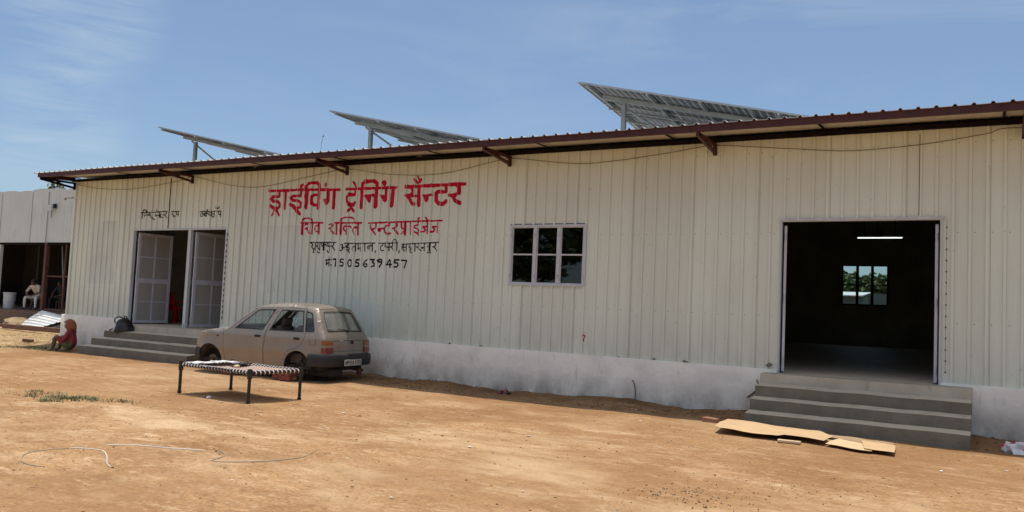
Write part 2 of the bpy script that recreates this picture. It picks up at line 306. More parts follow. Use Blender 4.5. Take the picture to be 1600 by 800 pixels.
TEXT = {
 't1': [(0.047,[(-14.26,3.911),(-13.74,3.904),(-13.313,3.909),(-12.743,3.89),(-12.155,3.871)]),(0.055,[(-13.953,3.894),(-13.957,3.774),(-14.157,3.776),(-14.199,3.725),(-14.149,3.68),(-13.981,3.658),(-13.929,3.609),(-13.931,3.544),(-13.993,3.502),(-14.084,3.506),(-14.199,3.564)]),(0.038,[(-14.053,3.503),(-14.151,3.352)]),(0.038,[(-14.051,3.481),(-13.987,3.429),(-13.935,3.352)]),(0.049,[(-13.759,3.887),(-13.764,3.49)]),(0.051,[(-13.302,3.901),(-13.301,3.773),(-13.543,3.772),(-13.579,3.73),(-13.536,3.682),(-13.35,3.66),(-13.282,3.608),(-13.291,3.522),(-13.394,3.496),(-13.586,3.586)]),(0.057,[(-13.514,3.542),(-13.297,3.373)]),(0.046,[(-13.244,4.014),(-13.31,3.995),(-13.303,3.913)]),(0.065,[(-13.114,3.895),(-13.121,3.504)]),(0.054,[(-13.139,3.896),(-13.142,3.975),(-13.085,4.044),(-12.84,4.049),(-12.771,4.004),(-12.756,3.891)]),(0.06,[(-12.765,3.884),(-12.767,3.483)]),(0.051,[(-12.771,3.778),(-12.912,3.783),(-12.97,3.721),(-12.961,3.607),(-12.895,3.559),(-12.773,3.556)]),(0.07,[(-12.566,3.997),(-12.565,3.99)]),(0.05,[(-12.49,3.847),(-12.479,3.637)]),(0,[(-12.625,3.683),(-12.449,3.678),(-12.446,3.636),(-12.496,3.568),(-12.531,3.547),(-12.611,3.633)]),(0.061,[(-12.316,3.856),(-12.325,3.487)])],
 't2': [(0.045,[(-11.978,3.877),(-11.613,3.874),(-11.095,3.87),(-10.623,3.866)]),(0.045,[(-11.8,4.026),(-11.715,3.92)]),(0.058,[(-11.722,3.869),(-11.725,3.754),(-11.891,3.759),(-11.949,3.704),(-11.942,3.609),(-11.875,3.539),(-11.764,3.536),(-11.712,3.583)]),(0.038,[(-11.84,3.521),(-11.836,3.461),(-11.929,3.377)]),(0.041,[(-11.837,3.478),(-11.731,3.39)]),(0.075,[(-11.547,3.872),(-11.551,3.48)]),(0.065,[(-11.551,3.872),(-11.533,3.977),(-11.449,4.025),(-11.234,4.025),(-11.16,3.973),(-11.147,3.858)]),(0.074,[(-11.158,3.859),(-11.165,3.497)]),(0.044,[(-11.449,3.712),(-11.191,3.725)]),(0,[(-11.448,3.707),(-11.399,3.621),(-11.334,3.56),(-11.271,3.643),(-11.277,3.719)]),(0.078,[(-10.961,3.978),(-10.96,3.97)]),(0.057,[(-10.904,3.859),(-10.893,3.633)]),(0,[(-11.053,3.721),(-10.873,3.716),(-10.868,3.632),(-10.915,3.563),(-10.971,3.601)]),(0.064,[(-10.717,3.869),(-10.744,3.496)])],
 't3': [(0.053,[(-10.398,3.87),(-9.67,3.877),(-8.944,3.883)]),(0.04,[(-10.185,4.02),(-10.099,3.935)]),(0.036,[(-10.108,4.077),(-10.063,4.002)]),(0.049,[(-10.014,4.008),(-10.06,3.961)]),(0.05,[(-10.255,3.865),(-10.211,3.798),(-10.213,3.742),(-10.275,3.698),(-10.376,3.693)]),(0.056,[(-10.334,3.675),(-10.273,3.6),(-10.234,3.536),(-10.172,3.512)]),(0.036,[(-10.294,3.679),(-10.052,3.675)]),(0.062,[(-10.065,3.871),(-10.051,3.496)]),(0.042,[(-9.933,3.677),(-9.746,3.686)]),(0,[(-9.943,3.68),(-9.907,3.574),(-9.865,3.54),(-9.819,3.596),(-9.824,3.677)]),(0.058,[(-9.398,3.872),(-9.4,3.74),(-9.594,3.746),(-9.636,3.708),(-9.625,3.566),(-9.55,3.504),(-9.453,3.501),(-9.38,3.557)]),(0.058,[(-9.141,3.871),(-9.087,3.822),(-9.085,3.711),(-9.176,3.666),(-9.3,3.666)]),(0.061,[(-9.232,3.652),(-9.17,3.555),(-9.063,3.508)])],
 't4': [(0.032,[(-13.185,3.172),(-13.179,2.916)]),(0.028,[(-13.2,3.172),(-13.164,3.261),(-13.023,3.276),(-12.927,3.243),(-12.901,3.168)]),(0.028,[(-13.242,3.168),(-12.607,3.164)]),(0.028,[(-13.119,3.124),(-13.046,3.145),(-13.001,3.106),(-13.033,3.053),(-13.103,3.043)]),(0.03,[(-13.075,3.043),(-12.953,2.936)]),(0.034,[(-12.901,3.168),(-12.896,2.925)]),(0.032,[(-12.71,3.166),(-12.699,2.924)]),(0.027,[(-12.714,3.103),(-12.797,3.093),(-12.825,3.03),(-12.787,2.971),(-12.703,2.97)]),(0.027,[(-12.419,3.116),(-12.349,3.145),(-12.305,3.105),(-12.337,3.047),(-12.418,3.037)]),(0.029,[(-12.39,3.037),(-12.259,2.922)]),(0.033,[(-12.209,3.155),(-12.196,2.911)]),(0.027,[(-12.258,3.156),(-11.49,3.146)]),(0.031,[(-12.074,3.158),(-12.069,2.91)]),(0.027,[(-12.082,3.158),(-12.08,3.236),(-12.001,3.268),(-11.788,3.265),(-11.711,3.225),(-11.702,3.169)]),(0.029,[(-11.913,3.152),(-11.9,2.909)]),(0.027,[(-11.908,3.084),(-11.982,3.084),(-12.011,3.033),(-11.967,2.981),(-11.901,2.991)]),(0.027,[(-11.906,3.069),(-11.828,3.083),(-11.793,3.048)]),(0.035,[(-11.608,3.148),(-11.598,2.897)]),(0.03,[(-11.609,3.05),(-11.714,3.047),(-11.749,2.99),(-11.689,2.918)]),(0.026,[(-11.334,3.138),(-10.851,3.148),(-10.382,3.156),(-9.456,3.167)]),(0.028,[(-11.264,3.131),(-11.249,3.022),(-11.159,3.013),(-11.123,3.055),(-11.129,3.142)]),(0.03,[(-11.232,3.006),(-11.133,2.905)]),(0.026,[(-11.069,3.009),(-10.939,3.023)]),(0.048,[(-11.03,2.994),(-11.022,2.984)]),(0.028,[(-10.776,3.145),(-10.772,3.082),(-10.871,3.071),(-10.905,3.013),(-10.875,2.943),(-10.798,2.911),(-10.731,2.922)]),(0.032,[(-10.607,3.151),(-10.568,3.083),(-10.607,3.03),(-10.688,3.021)]),(0.032,[(-10.643,3.017),(-10.537,2.909)]),(0.031,[(-10.357,3.156),(-10.353,2.9)]),(0.03,[(-10.467,3.153),(-10.455,3.043),(-10.416,3.009),(-10.36,3.018)]),(0.026,[(-10.364,2.969),(-10.451,2.907)]),(0.031,[(-10.224,3.158),(-10.215,2.903)]),(0.025,[(-10.044,3.161),(-10.043,3.083),(-10.122,3.074),(-10.131,3.032),(-10.058,3.015),(-10.02,2.976),(-10.035,2.922),(-10.126,2.948)]),(0.026,[(-10.081,2.928),(-9.997,2.875)]),(0.025,[(-10.0,3.229),(-10.054,3.218),(-10.044,3.163)]),(0.035,[(-9.806,3.168),(-9.796,2.92)]),(0.025,[(-9.804,3.052),(-9.917,3.049)]),(0.027,[(-9.912,3.043),(-9.854,2.988),(-9.875,2.95),(-9.953,2.945)]),(0.025,[(-9.858,3.236),(-9.804,3.168)]),(0.034,[(-9.549,3.168),(-9.553,2.93)]),(0.025,[(-9.553,3.049),(-9.682,3.05)]),(0.027,[(-9.681,3.041),(-9.627,2.992),(-9.652,2.95),(-9.722,2.943)])],
 't5': [(0.017,[(-12.937,2.736),(-12.56,2.735),(-12.19,2.735)]),(0.019,[(-12.907,2.721),(-12.848,2.683),(-12.887,2.641),(-12.827,2.588),(-12.758,2.608)]),(0.021,[(-12.76,2.736),(-12.755,2.568)]),(0.019,[(-12.824,2.561),(-12.832,2.519),(-12.776,2.511)]),(0.018,[(-12.712,2.725),(-12.694,2.683),(-12.742,2.65)]),(0.019,[(-12.72,2.65),(-12.664,2.579)]),(0.021,[(-12.648,2.735),(-12.644,2.568)]),(0.018,[(-12.712,2.549),(-12.691,2.505),(-12.642,2.516)]),(0.021,[(-12.532,2.735),(-12.525,2.569)]),(0.019,[(-12.601,2.729),(-12.592,2.658),(-12.531,2.65)]),(0.019,[(-12.528,2.683),(-12.474,2.692),(-12.465,2.652)]),(0.018,[(-12.421,2.729),(-12.416,2.654),(-12.352,2.646)]),(0.021,[(-12.351,2.735),(-12.346,2.569)]),(0.019,[(-12.422,2.559),(-12.405,2.517),(-12.351,2.526)]),(0.018,[(-12.271,2.729),(-12.241,2.694),(-12.279,2.659),(-12.32,2.656)]),(0.019,[(-12.293,2.652),(-12.218,2.57)]),(0.019,[(-12.065,2.679),(-12.012,2.694),(-11.996,2.657),(-12.033,2.622),(-11.988,2.591),(-12.023,2.558),(-12.075,2.57)]),(0.018,[(-12.001,2.622),(-11.927,2.626)]),(0.021,[(-11.928,2.714),(-11.922,2.557)]),(0.017,[(-11.96,2.714),(-11.537,2.712),(-11.125,2.72)]),(0.019,[(-11.84,2.714),(-11.837,2.676),(-11.884,2.659),(-11.882,2.628),(-11.817,2.62),(-11.812,2.584),(-11.85,2.563),(-11.867,2.579)]),(0.018,[(-11.85,2.563),(-11.802,2.516)]),(0.021,[(-11.642,2.714),(-11.636,2.552)]),(0.018,[(-11.642,2.643),(-11.711,2.643),(-11.734,2.602),(-11.694,2.558)]),(0.018,[(-11.576,2.708),(-11.561,2.607)]),(0.031,[(-11.571,2.599),(-11.563,2.593)]),(0.018,[(-11.561,2.611),(-11.486,2.615)]),(0.02,[(-11.493,2.714),(-11.486,2.546)]),(0.02,[(-11.395,2.714),(-11.388,2.547)]),(0.02,[(-11.189,2.714),(-11.185,2.554)]),(0.016,[(-11.192,2.652),(-11.23,2.676),(-11.258,2.64),(-11.247,2.596)]),(0.016,[(-11.258,2.64),(-11.296,2.674),(-11.324,2.632),(-11.286,2.573)]),(0.018,[(-11.096,2.56),(-11.109,2.52)]),(0.016,[(-11.011,2.714),(-10.525,2.724)]),(0.018,[(-10.909,2.708),(-10.919,2.668),(-10.968,2.652),(-10.977,2.595),(-10.937,2.561),(-10.882,2.569)]),(0.018,[(-10.834,2.714),(-10.827,2.641),(-10.751,2.629)]),(0.02,[(-10.752,2.714),(-10.749,2.562)]),(0.018,[(-10.672,2.714),(-10.645,2.675),(-10.687,2.641),(-10.717,2.639)]),(0.018,[(-10.687,2.635),(-10.623,2.566)]),(0.02,[(-10.549,2.72),(-10.544,2.566)]),(0.016,[(-10.662,2.748),(-10.647,2.783),(-10.591,2.795),(-10.551,2.748)]),(0.018,[(-10.477,2.563),(-10.496,2.52)]),(0.015,[(-10.437,2.694),(-9.991,2.714),(-9.511,2.733)]),(0.017,[(-10.388,2.695),(-10.373,2.657),(-10.42,2.626)]),(0.018,[(-10.408,2.626),(-10.352,2.558)]),(0.016,[(-10.388,2.628),(-10.311,2.634)]),(0.019,[(-10.308,2.7),(-10.306,2.558)]),(0.017,[(-10.199,2.704),(-10.197,2.673),(-10.24,2.657),(-10.235,2.63),(-10.177,2.621),(-10.172,2.588),(-10.207,2.566),(-10.225,2.58)]),(0.018,[(-10.207,2.566),(-10.161,2.521)]),(0.02,[(-10.091,2.712),(-10.089,2.559)]),(0.018,[(-10.003,2.714),(-9.977,2.675),(-10.01,2.642),(-10.049,2.64)]),(0.017,[(-10.022,2.637),(-9.929,2.565)]),(0.019,[(-9.861,2.724),(-9.858,2.565)]),(0.016,[(-9.926,2.631),(-9.863,2.635)]),(0.025,[(-9.909,2.619),(-9.904,2.616)]),(0.017,[(-9.79,2.724),(-9.783,2.65),(-9.724,2.637)]),(0.019,[(-9.72,2.724),(-9.721,2.56)]),(0.017,[(-9.768,2.551),(-9.742,2.52),(-9.694,2.536)]),(0.017,[(-9.603,2.727),(-9.577,2.685),(-9.617,2.647),(-9.649,2.645)]),(0.017,[(-9.621,2.641),(-9.535,2.567)])],
 't6': [(0.019,[(-12.434,2.359),(-12.423,2.285)]),(0.031,[(-12.43,2.272),(-12.421,2.266)]),(0.018,[(-12.42,2.287),(-12.344,2.294)]),(0.021,[(-12.345,2.373),(-12.334,2.228)]),(0.017,[(-12.461,2.351),(-12.298,2.363)]),(0.017,[(-12.365,2.426),(-12.331,2.373)]),(0.018,[(-12.292,2.249),(-12.289,2.245)]),(0.021,[(-12.236,2.374),(-12.155,2.374),(-12.181,2.222)]),(0.02,[(-11.956,2.376),(-12.041,2.371),(-12.042,2.314),(-11.973,2.311),(-11.946,2.274),(-11.977,2.233),(-12.047,2.236)]),(0.02,[(-11.783,2.368),(-11.825,2.337),(-11.83,2.286),(-11.804,2.231),(-11.764,2.223),(-11.727,2.256),(-11.724,2.317),(-11.748,2.358),(-11.783,2.368)]),(0.02,[(-11.507,2.37),(-11.604,2.365),(-11.61,2.307),(-11.541,2.301),(-11.515,2.267),(-11.554,2.228),(-11.623,2.231)]),(0.02,[(-11.316,2.372),(-11.387,2.321),(-11.401,2.261),(-11.359,2.221),(-11.309,2.238),(-11.307,2.278),(-11.382,2.285)]),(0.02,[(-11.216,2.377),(-11.122,2.376),(-11.169,2.324),(-11.118,2.294),(-11.12,2.244),(-11.193,2.231)]),(0.02,[(-10.928,2.326),(-10.991,2.324),(-11.014,2.363),(-10.968,2.386),(-10.921,2.366),(-10.926,2.291),(-10.979,2.228)]),(0.02,[(-10.724,2.378),(-10.787,2.272),(-10.663,2.278)]),(0.021,[(-10.698,2.358),(-10.701,2.222)]),(0.019,[(-10.484,2.376),(-10.575,2.372),(-10.584,2.318),(-10.512,2.311),(-10.492,2.268),(-10.526,2.229),(-10.595,2.232)]),(0.019,[(-10.391,2.366),(-10.276,2.367),(-10.332,2.22)])],
 'd1': [(0.02,[(-18.752,3.496),(-18.272,3.499),(-17.724,3.514)]),(0.025,[(-18.717,3.495),(-18.725,3.357)]),(0.022,[(-18.706,3.503),(-18.701,3.564),(-18.607,3.57),(-18.55,3.541),(-18.538,3.5)]),(0.02,[(-18.634,3.494),(-18.601,3.45),(-18.649,3.422)]),(0.022,[(-18.626,3.42),(-18.591,3.363)]),(0.018,[(-18.591,3.429),(-18.498,3.438)]),(0.023,[(-18.452,3.49),(-18.45,3.426),(-18.369,3.431)]),(0.031,[(-18.494,3.442),(-18.484,3.436)]),(0.024,[(-18.37,3.489),(-18.359,3.382)]),(0.023,[(-18.353,3.39),(-18.28,3.323),(-18.233,3.316)]),(0.02,[(-18.227,3.407),(-18.192,3.452),(-18.135,3.416),(-18.169,3.364)]),(0.02,[(-18.134,3.409),(-18.06,3.423)]),(0.024,[(-18.064,3.501),(-18.053,3.362)]),(0.021,[(-18.187,3.576),(-18.118,3.511)]),(0.021,[(-17.95,3.504),(-17.955,3.451),(-18.018,3.437),(-18.016,3.38),(-17.956,3.353),(-17.907,3.366)]),(0.021,[(-17.832,3.509),(-17.793,3.463),(-17.85,3.427),(-17.889,3.426)]),(0.022,[(-17.849,3.419),(-17.769,3.35)]),(0.019,[(-17.61,3.502),(-17.271,3.505)]),(0.02,[(-17.553,3.496),(-17.523,3.466),(-17.585,3.44)]),(0.019,[(-17.569,3.437),(-17.505,3.365)]),(0.018,[(-17.505,3.406),(-17.454,3.385),(-17.515,3.351)]),(0.02,[(-17.43,3.501),(-17.409,3.426),(-17.334,3.428)]),(0.022,[(-17.338,3.507),(-17.341,3.392)])],
 'd2': [(0.017,[(-16.578,3.482),(-16.239,3.482),(-15.823,3.481)]),(0.021,[(-16.468,3.49),(-16.467,3.359)]),(0.019,[(-16.476,3.446),(-16.527,3.44),(-16.549,3.404),(-16.524,3.367),(-16.471,3.369)]),(0.02,[(-16.34,3.487),(-16.338,3.357)]),(0.019,[(-16.34,3.441),(-16.393,3.437),(-16.404,3.401),(-16.372,3.376),(-16.335,3.39)]),(0.017,[(-16.335,3.436),(-16.285,3.443),(-16.269,3.409)]),(0.017,[(-16.29,3.537),(-16.32,3.511),(-16.292,3.486)]),(0.019,[(-16.217,3.431),(-16.163,3.455),(-16.129,3.425),(-16.157,3.397),(-16.203,3.391)]),(0.02,[(-16.177,3.39),(-16.085,3.338)]),(0.022,[(-16.019,3.481),(-16.013,3.347)]),(0.017,[(-16.148,3.416),(-16.066,3.424)]),(0.022,[(-16.067,3.482),(-16.064,3.36)]),(0.02,[(-16.034,3.586),(-15.991,3.554),(-15.929,3.551),(-15.891,3.589)]),(0.02,[(-15.926,3.479),(-15.911,3.411),(-15.852,3.399)]),(0.021,[(-15.84,3.482),(-15.835,3.349)])],
}

# ------------------------------------------------------------------ ground
def sm(a, b, x):
    t = max(0, min(1, (x-a)/(b-a))); return t*t*(3-2*t)
def gz(x, y):
    z = -0.03 + 0.030*noise.noise((x*0.35, y*0.35, 0.3)) + 0.016*noise.noise((x*1.1, y*1.4, 4.0)) + 0.007*noise.noise((x*4, y*4, 9.0))
    if -1.3 < y < 0.4 and x > -22.5:
        e = sm(-1.2, -0.35, y)
        z += e*(0.03 + 0.075*noise.noise((x*0.8, y*1.3, 2.2)) + 0.03*noise.noise((x*3.1, y*3.3, 5.2)))
    z += 0.05*sm(-24, -30, x)*noise.noise((x*0.6, y*0.6, 8))
    return z
def axis(segs):
    a = []
    for lo, hi, st in segs: a += list(np.arange(lo, hi - st*0.3, st))
    a.append(segs[-1][1]); return a
gx = axis([(-900,-100,100),(-100,-45,7),(-45,-26,0.5),(-26,-14,0.16),(-14,4,0.10),(4,12,0.5),(12,60,6),(60,900,120)])
gy = axis([(-900,-60,120),(-60,-16,5),(-16,-11,0.16),(-11,-4,0.08),(-4,0.5,0.06),(0.5,8,0.5),(8,60,6),(60,900,120)])
gv = [(x, y, gz(x, y)) for y in gy for x in gx]; nx_ = len(gx)
gf = [(j*nx_+i, j*nx_+i+1, (j+1)*nx_+i+1, (j+1)*nx_+i) for j in range(len(gy)-1) for i in range(nx_-1)]
G_ = MB(); G_.add(gv, gf)
mg = mat('packed_earth', (0.315,0.178,0.084), 0.95, 0.0, 0.5, (0.9,1.2,1), bump=0.9, bscale=18, col2=(0.43,0.262,0.133), thr=(0.36,0.64), spec=0.12, grain=0.28, gscale=30)
overlay(mg, noise_fac(mg, 0.8, 0.50, 0.64, (0.7,1.2,1), 13, rough=0.74), (0.60,0.425,0.265), 0.8)        # pale dust in drifts
overlay(mg, noise_fac(mg, 0.30, 0.50, 0.60, (1,1.2,1), 11, off=(11,3,0), rough=0.7), (0.245,0.130,0.060), 0.6)   # redder patches
overlay(mg, noise_fac(mg, 1.7, 0.54, 0.64, (0.8,1.2,1), 13, off=(2,9,0), rough=0.8), (0.215,0.120,0.060), 0.6)
overlay(mg, noise_fac(mg, 3.4, 0.54, 0.62, (0.6,1.3,1), 13, off=(5,2,0), rough=0.82), (0.225,0.122,0.058), 0.7)
overlay(mg, noise_fac(mg, 2.6, 0.55, 0.63, (0.6,1.3,1), 13, off=(9,7,0), rough=0.82), (0.64,0.475,0.31), 0.75)
overlay(mg, noise_fac(mg, 7, 0.56, 0.64, (0.8,1.2,1), 8, off=(7,1,0), rough=0.78), (0.60,0.44,0.28), 0.6)
overlay(mg, noise_fac(mg, 14, 0.59, 0.65, (0.8,1.1,1), 6, off=(1,5,0), rough=0.7), (0.16,0.092,0.05), 0.6)
overlay(mg, noise_fac(mg, 34, 0.61, 0.66, (1,1,1), 3, off=(1,2,0)), (0.13,0.08,0.045), 0.6)
overlay(mg, noise_fac(mg, 0.16, 0.48, 0.60, (1,1.6,1), 9, off=(21,8,0), rough=0.7), (0.30,0.17,0.082), 0.45)
overlay(mg, noise_fac(mg, 0.20, 0.50, 0.62, (0.8,1.6,1), 9, off=(4,17,0), rough=0.7), (0.60,0.44,0.28), 0.55)
# old tyre tracks sweeping across the yard
n, l, b = nodes(mg); g0 = n.new('ShaderNodeNewGeometry')
for (cx_, cy_, rr_, w0, am_) in ((-3.5,-30.0,22.4,.11,.42),(-3.5,-30.0,21.05,.11,.38),(2.0,8.0,13.6,.10,.34),(2.0,8.0,14.9,.10,.34)):
    vs_ = n.new('ShaderNodeVectorMath'); vs_.operation = 'SUBTRACT'; vs_.inputs[1].default_value = (cx_,cy_,0); l.new(g0.outputs['Position'], vs_.inputs[0])
    fl = n.new('ShaderNodeVectorMath'); fl.operation = 'MULTIPLY'; fl.inputs[1].default_value = (1,1,0); l.new(vs_.outputs[0], fl.inputs[0])
    ln = n.new('ShaderNodeVectorMath'); ln.operation = 'LENGTH'; l.new(fl.outputs[0], ln.inputs[0])
    sb = n.new('ShaderNodeMath'); sb.operation = 'SUBTRACT'; sb.inputs[1].default_value = rr_; l.new(ln.outputs['Value'], sb.inputs[0])
    ab = n.new('ShaderNodeMath'); ab.operation = 'ABSOLUTE'; l.new(sb.outputs[0], ab.inputs[0])
    mt_ = n.new('ShaderNodeMapRange'); mt_.inputs[1].default_value = w0*1.25; mt_.inputs[2].default_value = w0*.6; l.new(ab.outputs[0], mt_.inputs['Value'])
    overlay(mg, mul(mg, mt_.outputs[0], noise_fac(mg, 1.3, 0.40, 0.62, (1,1,1), 10, off=(rr_,0,0), rough=.75)), (0.24,0.135,0.065), am_)
# shade painted into the soil: darker, noise-broken strip along the foot of the wall
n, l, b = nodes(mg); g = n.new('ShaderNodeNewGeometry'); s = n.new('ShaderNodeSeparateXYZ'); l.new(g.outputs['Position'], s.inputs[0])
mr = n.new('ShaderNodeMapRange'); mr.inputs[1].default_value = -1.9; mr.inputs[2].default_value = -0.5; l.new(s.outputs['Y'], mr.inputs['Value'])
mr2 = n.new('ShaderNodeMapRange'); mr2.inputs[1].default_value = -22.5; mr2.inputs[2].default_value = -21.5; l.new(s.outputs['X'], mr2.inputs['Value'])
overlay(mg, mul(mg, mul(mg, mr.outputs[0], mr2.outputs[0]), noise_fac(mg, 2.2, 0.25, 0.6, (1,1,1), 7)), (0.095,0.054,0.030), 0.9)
mr4 = n.new('ShaderNodeMapRange'); mr4.inputs[1].default_value = -7.0; mr4.inputs[2].default_value = -2.0; l.new(s.outputs['Y'], mr4.inputs['Value'])
overlay(mg, mul(mg, mr4.outputs[0], noise_fac(mg, 0.7, 0.30, 0.62, (0.7,1.2,1), 9, off=(3,3,0), rough=0.7)), (0.27,0.145,0.066), 0.6)
# straw-strewn ground beyond the corner of the shed
mr3 = n.new('ShaderNodeMapRange'); mr3.inputs[1].default_value = -19.5; mr3.inputs[2].default_value = -23.0; l.new(s.outputs['X'], mr3.inputs['Value'])
overlay(mg, mul(mg, mr3.outputs[0], noise_fac(mg, 1.2, 0.34, 0.6, (1,1,1), 7)), (0.48,0.36,0.21), 0.8)
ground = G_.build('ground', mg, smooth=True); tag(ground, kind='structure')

# ------------------------------------------------------------------ the shed
XL, XR, DEPTH = -21.6, 6.0, 20.0
shed = thing('metal_shed', 'long cream corrugated metal shed with red painted lettering and maroon eaves', 'building', (-8, 0, 0))
PITCH = 0.215
def prof(x):
    u = (x - XL) % PITCH
    h = 0.032 if int((x - XL)//PITCH) % 5 == 0 else 0.027
    for a, b, za, zb in ((0,.008,0,h),(.008,.046,h,h),(.046,.054,h,0),(.118,.124,0,.003),(.124,.136,.003,.003),(.136,.142,.003,0)):
        if a <= u < b: return -(za + (zb-za)*(u-a)/(b-a))
    return 0.0
def plinth_top(x): return 0.80 - 0.09*(x + 21.6)/21.6 if x < 0.5 else 0.708
WTOP = 4.42
OPEN = [(-19.0,-16.86,0.5,3.08),(-16.84,-15.55,0.5,3.08),(-7.86,-6.30,1.93,3.06),(-2.92,-0.64,0.5,3.08)]
xs = set()
k = 0
while XL + k*PITCH < XR:
    for d in (0,.008,.046,.054,.118,.124,.136,.142):
        x = XL + k*PITCH + d
        if x < XR: xs.add(round(x,4))
    k += 1
for o in OPEN: xs.add(o[0]); xs.add(o[1])
xs.add(XR); xs = sorted(xs)
w = MB()
for a, b in zip(xs[:-1], xs[1:]):
    if b - a < 1e-4: continue
    ya, yb = prof(a+1e-5), prof(b-1e-5)
    za, zb = plinth_top(a) - 0.02, plinth_top(b) - 0.02
    cuts = [(za, zb, WTOP, WTOP)]
    for o in OPEN:
        if a >= o[0]-1e-4 and b <= o[1]+1e-4:
            cuts = [(o[3],o[3],WTOP,WTOP)]
            if o[2] > 1: cuts.append((za, zb, o[2], o[2]))
    for c in cuts: w.add([(a,ya,c[0]),(b,yb,c[1]),(b,yb,c[3]),(a,ya,c[2])], [(0,1,2,3)])
wall = w.build('front_wall', M['wall'], shed)
# side and rear walls, dark lining, roof
w = MB(); zr = lambda y: 4.44 + (y+1.0)*0.07
q = MB(); q.add([(XL,0.02,-.3),(XL,DEPTH,-.3),(XL,DEPTH,zr(DEPTH)),(XL,0.02,zr(0)-.03)], [(0,1,2,3)])
q.add([(XR,0.02,-.3),(XR,DEPTH,-.3),(XR,DEPTH,zr(DEPTH)),(XR,0.02,zr(0)-.03)], [(3,2,1,0)])
BW = (-4.95,-3.32,2.17,3.70)
for x0,x1,z0,z1 in ((XL,BW[0],-.3,5.85),(BW[1],XR,-.3,5.85),(BW[0],BW[1],-.3,BW[2]),(BW[0],BW[1],BW[3],5.85)):
    q.add([(x0,DEPTH,z0),(x1,DEPTH,z0),(x1,DEPTH,z1),(x0,DEPTH,z1)], [(3,2,1,0)])
q.build('outer_wall', M['wall'], shed)
q = MB()
for x0,x1,z0,z1 in ((XL+.1,BW[0],.3,5.8),(BW[1],XR-.1,.3,5.8),(BW[0],BW[1],.3,BW[2]),(BW[0],BW[1],BW[3],5.8)):
    q.box(x0,x1,DEPTH-.12,DEPTH-.02,z0,z1)
q.box(XL+.02,XL+.1,0.1,DEPTH-.15,.3,4.4); q.box(XR-.1,XR-.02,.1,DEPTH-.15,.3,4.4)
q.box(-14.9,-14.8,0.05,DEPTH-.15,.3,4.6); q.box(XL+.12,-14.92,7.0,7.1,.3,4.8)
q.box(-10.2,-10.1,0.05,DEPTH-.15,.3,4.6)
q.add([(XL+.1,.1,4.34),(XR-.1,.1,4.34),(XR-.1,DEPTH-.2,5.7),(XL+.1,DEPTH-.2,5.7)], [(0,3,2,1)])
for y in np.arange(2.5, 19, 2.4): q.bar((-10,y,4.34+(y-.1)*.068-.12),(XR-.2,y,4.34+(y-.1)*.068-.12),.08,.16)
# plain lining just behind the front sheet (closes gaps round the openings)
lx = [XL+.12,-19.0,-16.86,-16.84,-15.55,-7.86,-6.30,-2.92,-.64,XR-.12]
for i in range(0,10,2): q.box(lx[i],lx[i+1],0.05,0.08,.3,4.33)
for o in OPEN:
    q.box(o[0],o[1],0.05,0.08,o[3],4.33)
    if o[2] > 1: q.box(o[0],o[1],0.05,0.08,.3,o[2])
q.build('interior_lining', M['interior'], shed)
q = MB(); q.box(XL+.05,XR-.05,-0.02,DEPTH-.1,.2,.672); q.build('floor', M['floor'], shed)
# roof sheet with ribs, thin but with both sides and an edge
q = MB(); k = 0; rp = []
x = XL - 0.20
while x < XR + .2:
    rp += [(x,0),(x+.010,.016),(x+.018,.028),(x+.044,.028),(x+.052,.016),(x+.062,0),(x+.140,.0)]; x += 0.222
vs = []; fs = []
for y in (-1.07, DEPTH+.4):
    for xx, h in rp: vs.append((xx, y, zr(y)+.035+h + .004*math.sin(xx*1.3)+.005*noise.noise((xx*.9,0,3))))
nn = len(rp)
for i in range(nn-1): fs.append((i,i+1,nn+i+1,nn+i))
q.add(vs, fs); q.add([(v[0],v[1],v[2]-.006) for v in vs], [f[::-1] for f in fs])
q.add([vs[i] for i in range(nn)] + [(v[0],v[1],v[2]-.006) for v in vs[:nn]], [(i,nn+i,nn+i+1,i+1) for i in range(nn-1)])
q.build('roof', M['rooftop'], shed)
# soffit liner sheets between fascia and wall
q = MB(); x = XL - .06; i = 0
while x < XR:
    x1 = min(x + 2.38, XR); o = .004*(i % 2)
    q.add([(x,-.96,zr(-.96)+.018-o),(x1+.06,-.96,zr(-.96)+.018-o),(x1+.06,-.02,zr(0)-.005-o),(x,-.02,zr(0)-.005-o)], [(0,3,2,1)])
    x = x1; i += 1
q.build('soffit', M['soffit'], shed)
q = MB(); q.box(XL-.08,XR,-1.035,-1.025,4.365,4.475); q.box(XL-.08,XR,-1.024,-.97,4.365,4.373); q.box(XL-.08,XR,-1.024,-.97,4.467,4.475)
q.bar((XL-.08,-1.02,4.42),(XL-.08,0.0,4.46),.012,.11)
q.build('fascia', M['maroon'], shed)
q = MB(); q.box(XL-.06,XR,-.115,-.028,4.385,4.446)
for x in np.arange(XL+.3, XR, 2.38): q.bar((x,-1.0,4.422),(x,-.1,4.458),.035,.014)
q.build('eave_beam', M['darksteel'], shed)
for x in (-21.6,-16.85,-11.95,-7.93,-4.0,0.36,4.6):
    q = MB()
    q.bar((x,-1.01,4.345),(x,-.028,4.345),.05,.05); q.bar((x,-1.0,4.325),(x,-.03,4.215),.05,.05)
    q.bar((x,-.055,4.32),(x,-.055,4.17),.05,.05); q.bar((x,-.52,4.33),(x,-.52,4.27),.04,.04)
    q.build('eave_bracket', M['maroon'] if x > -20 else M['darksteel'], shed)
q = MB(); q.box(XL-.02,XL+.05,-.035,-.003,.8,4.33); q.build('corner_trim', M['wall'], shed)

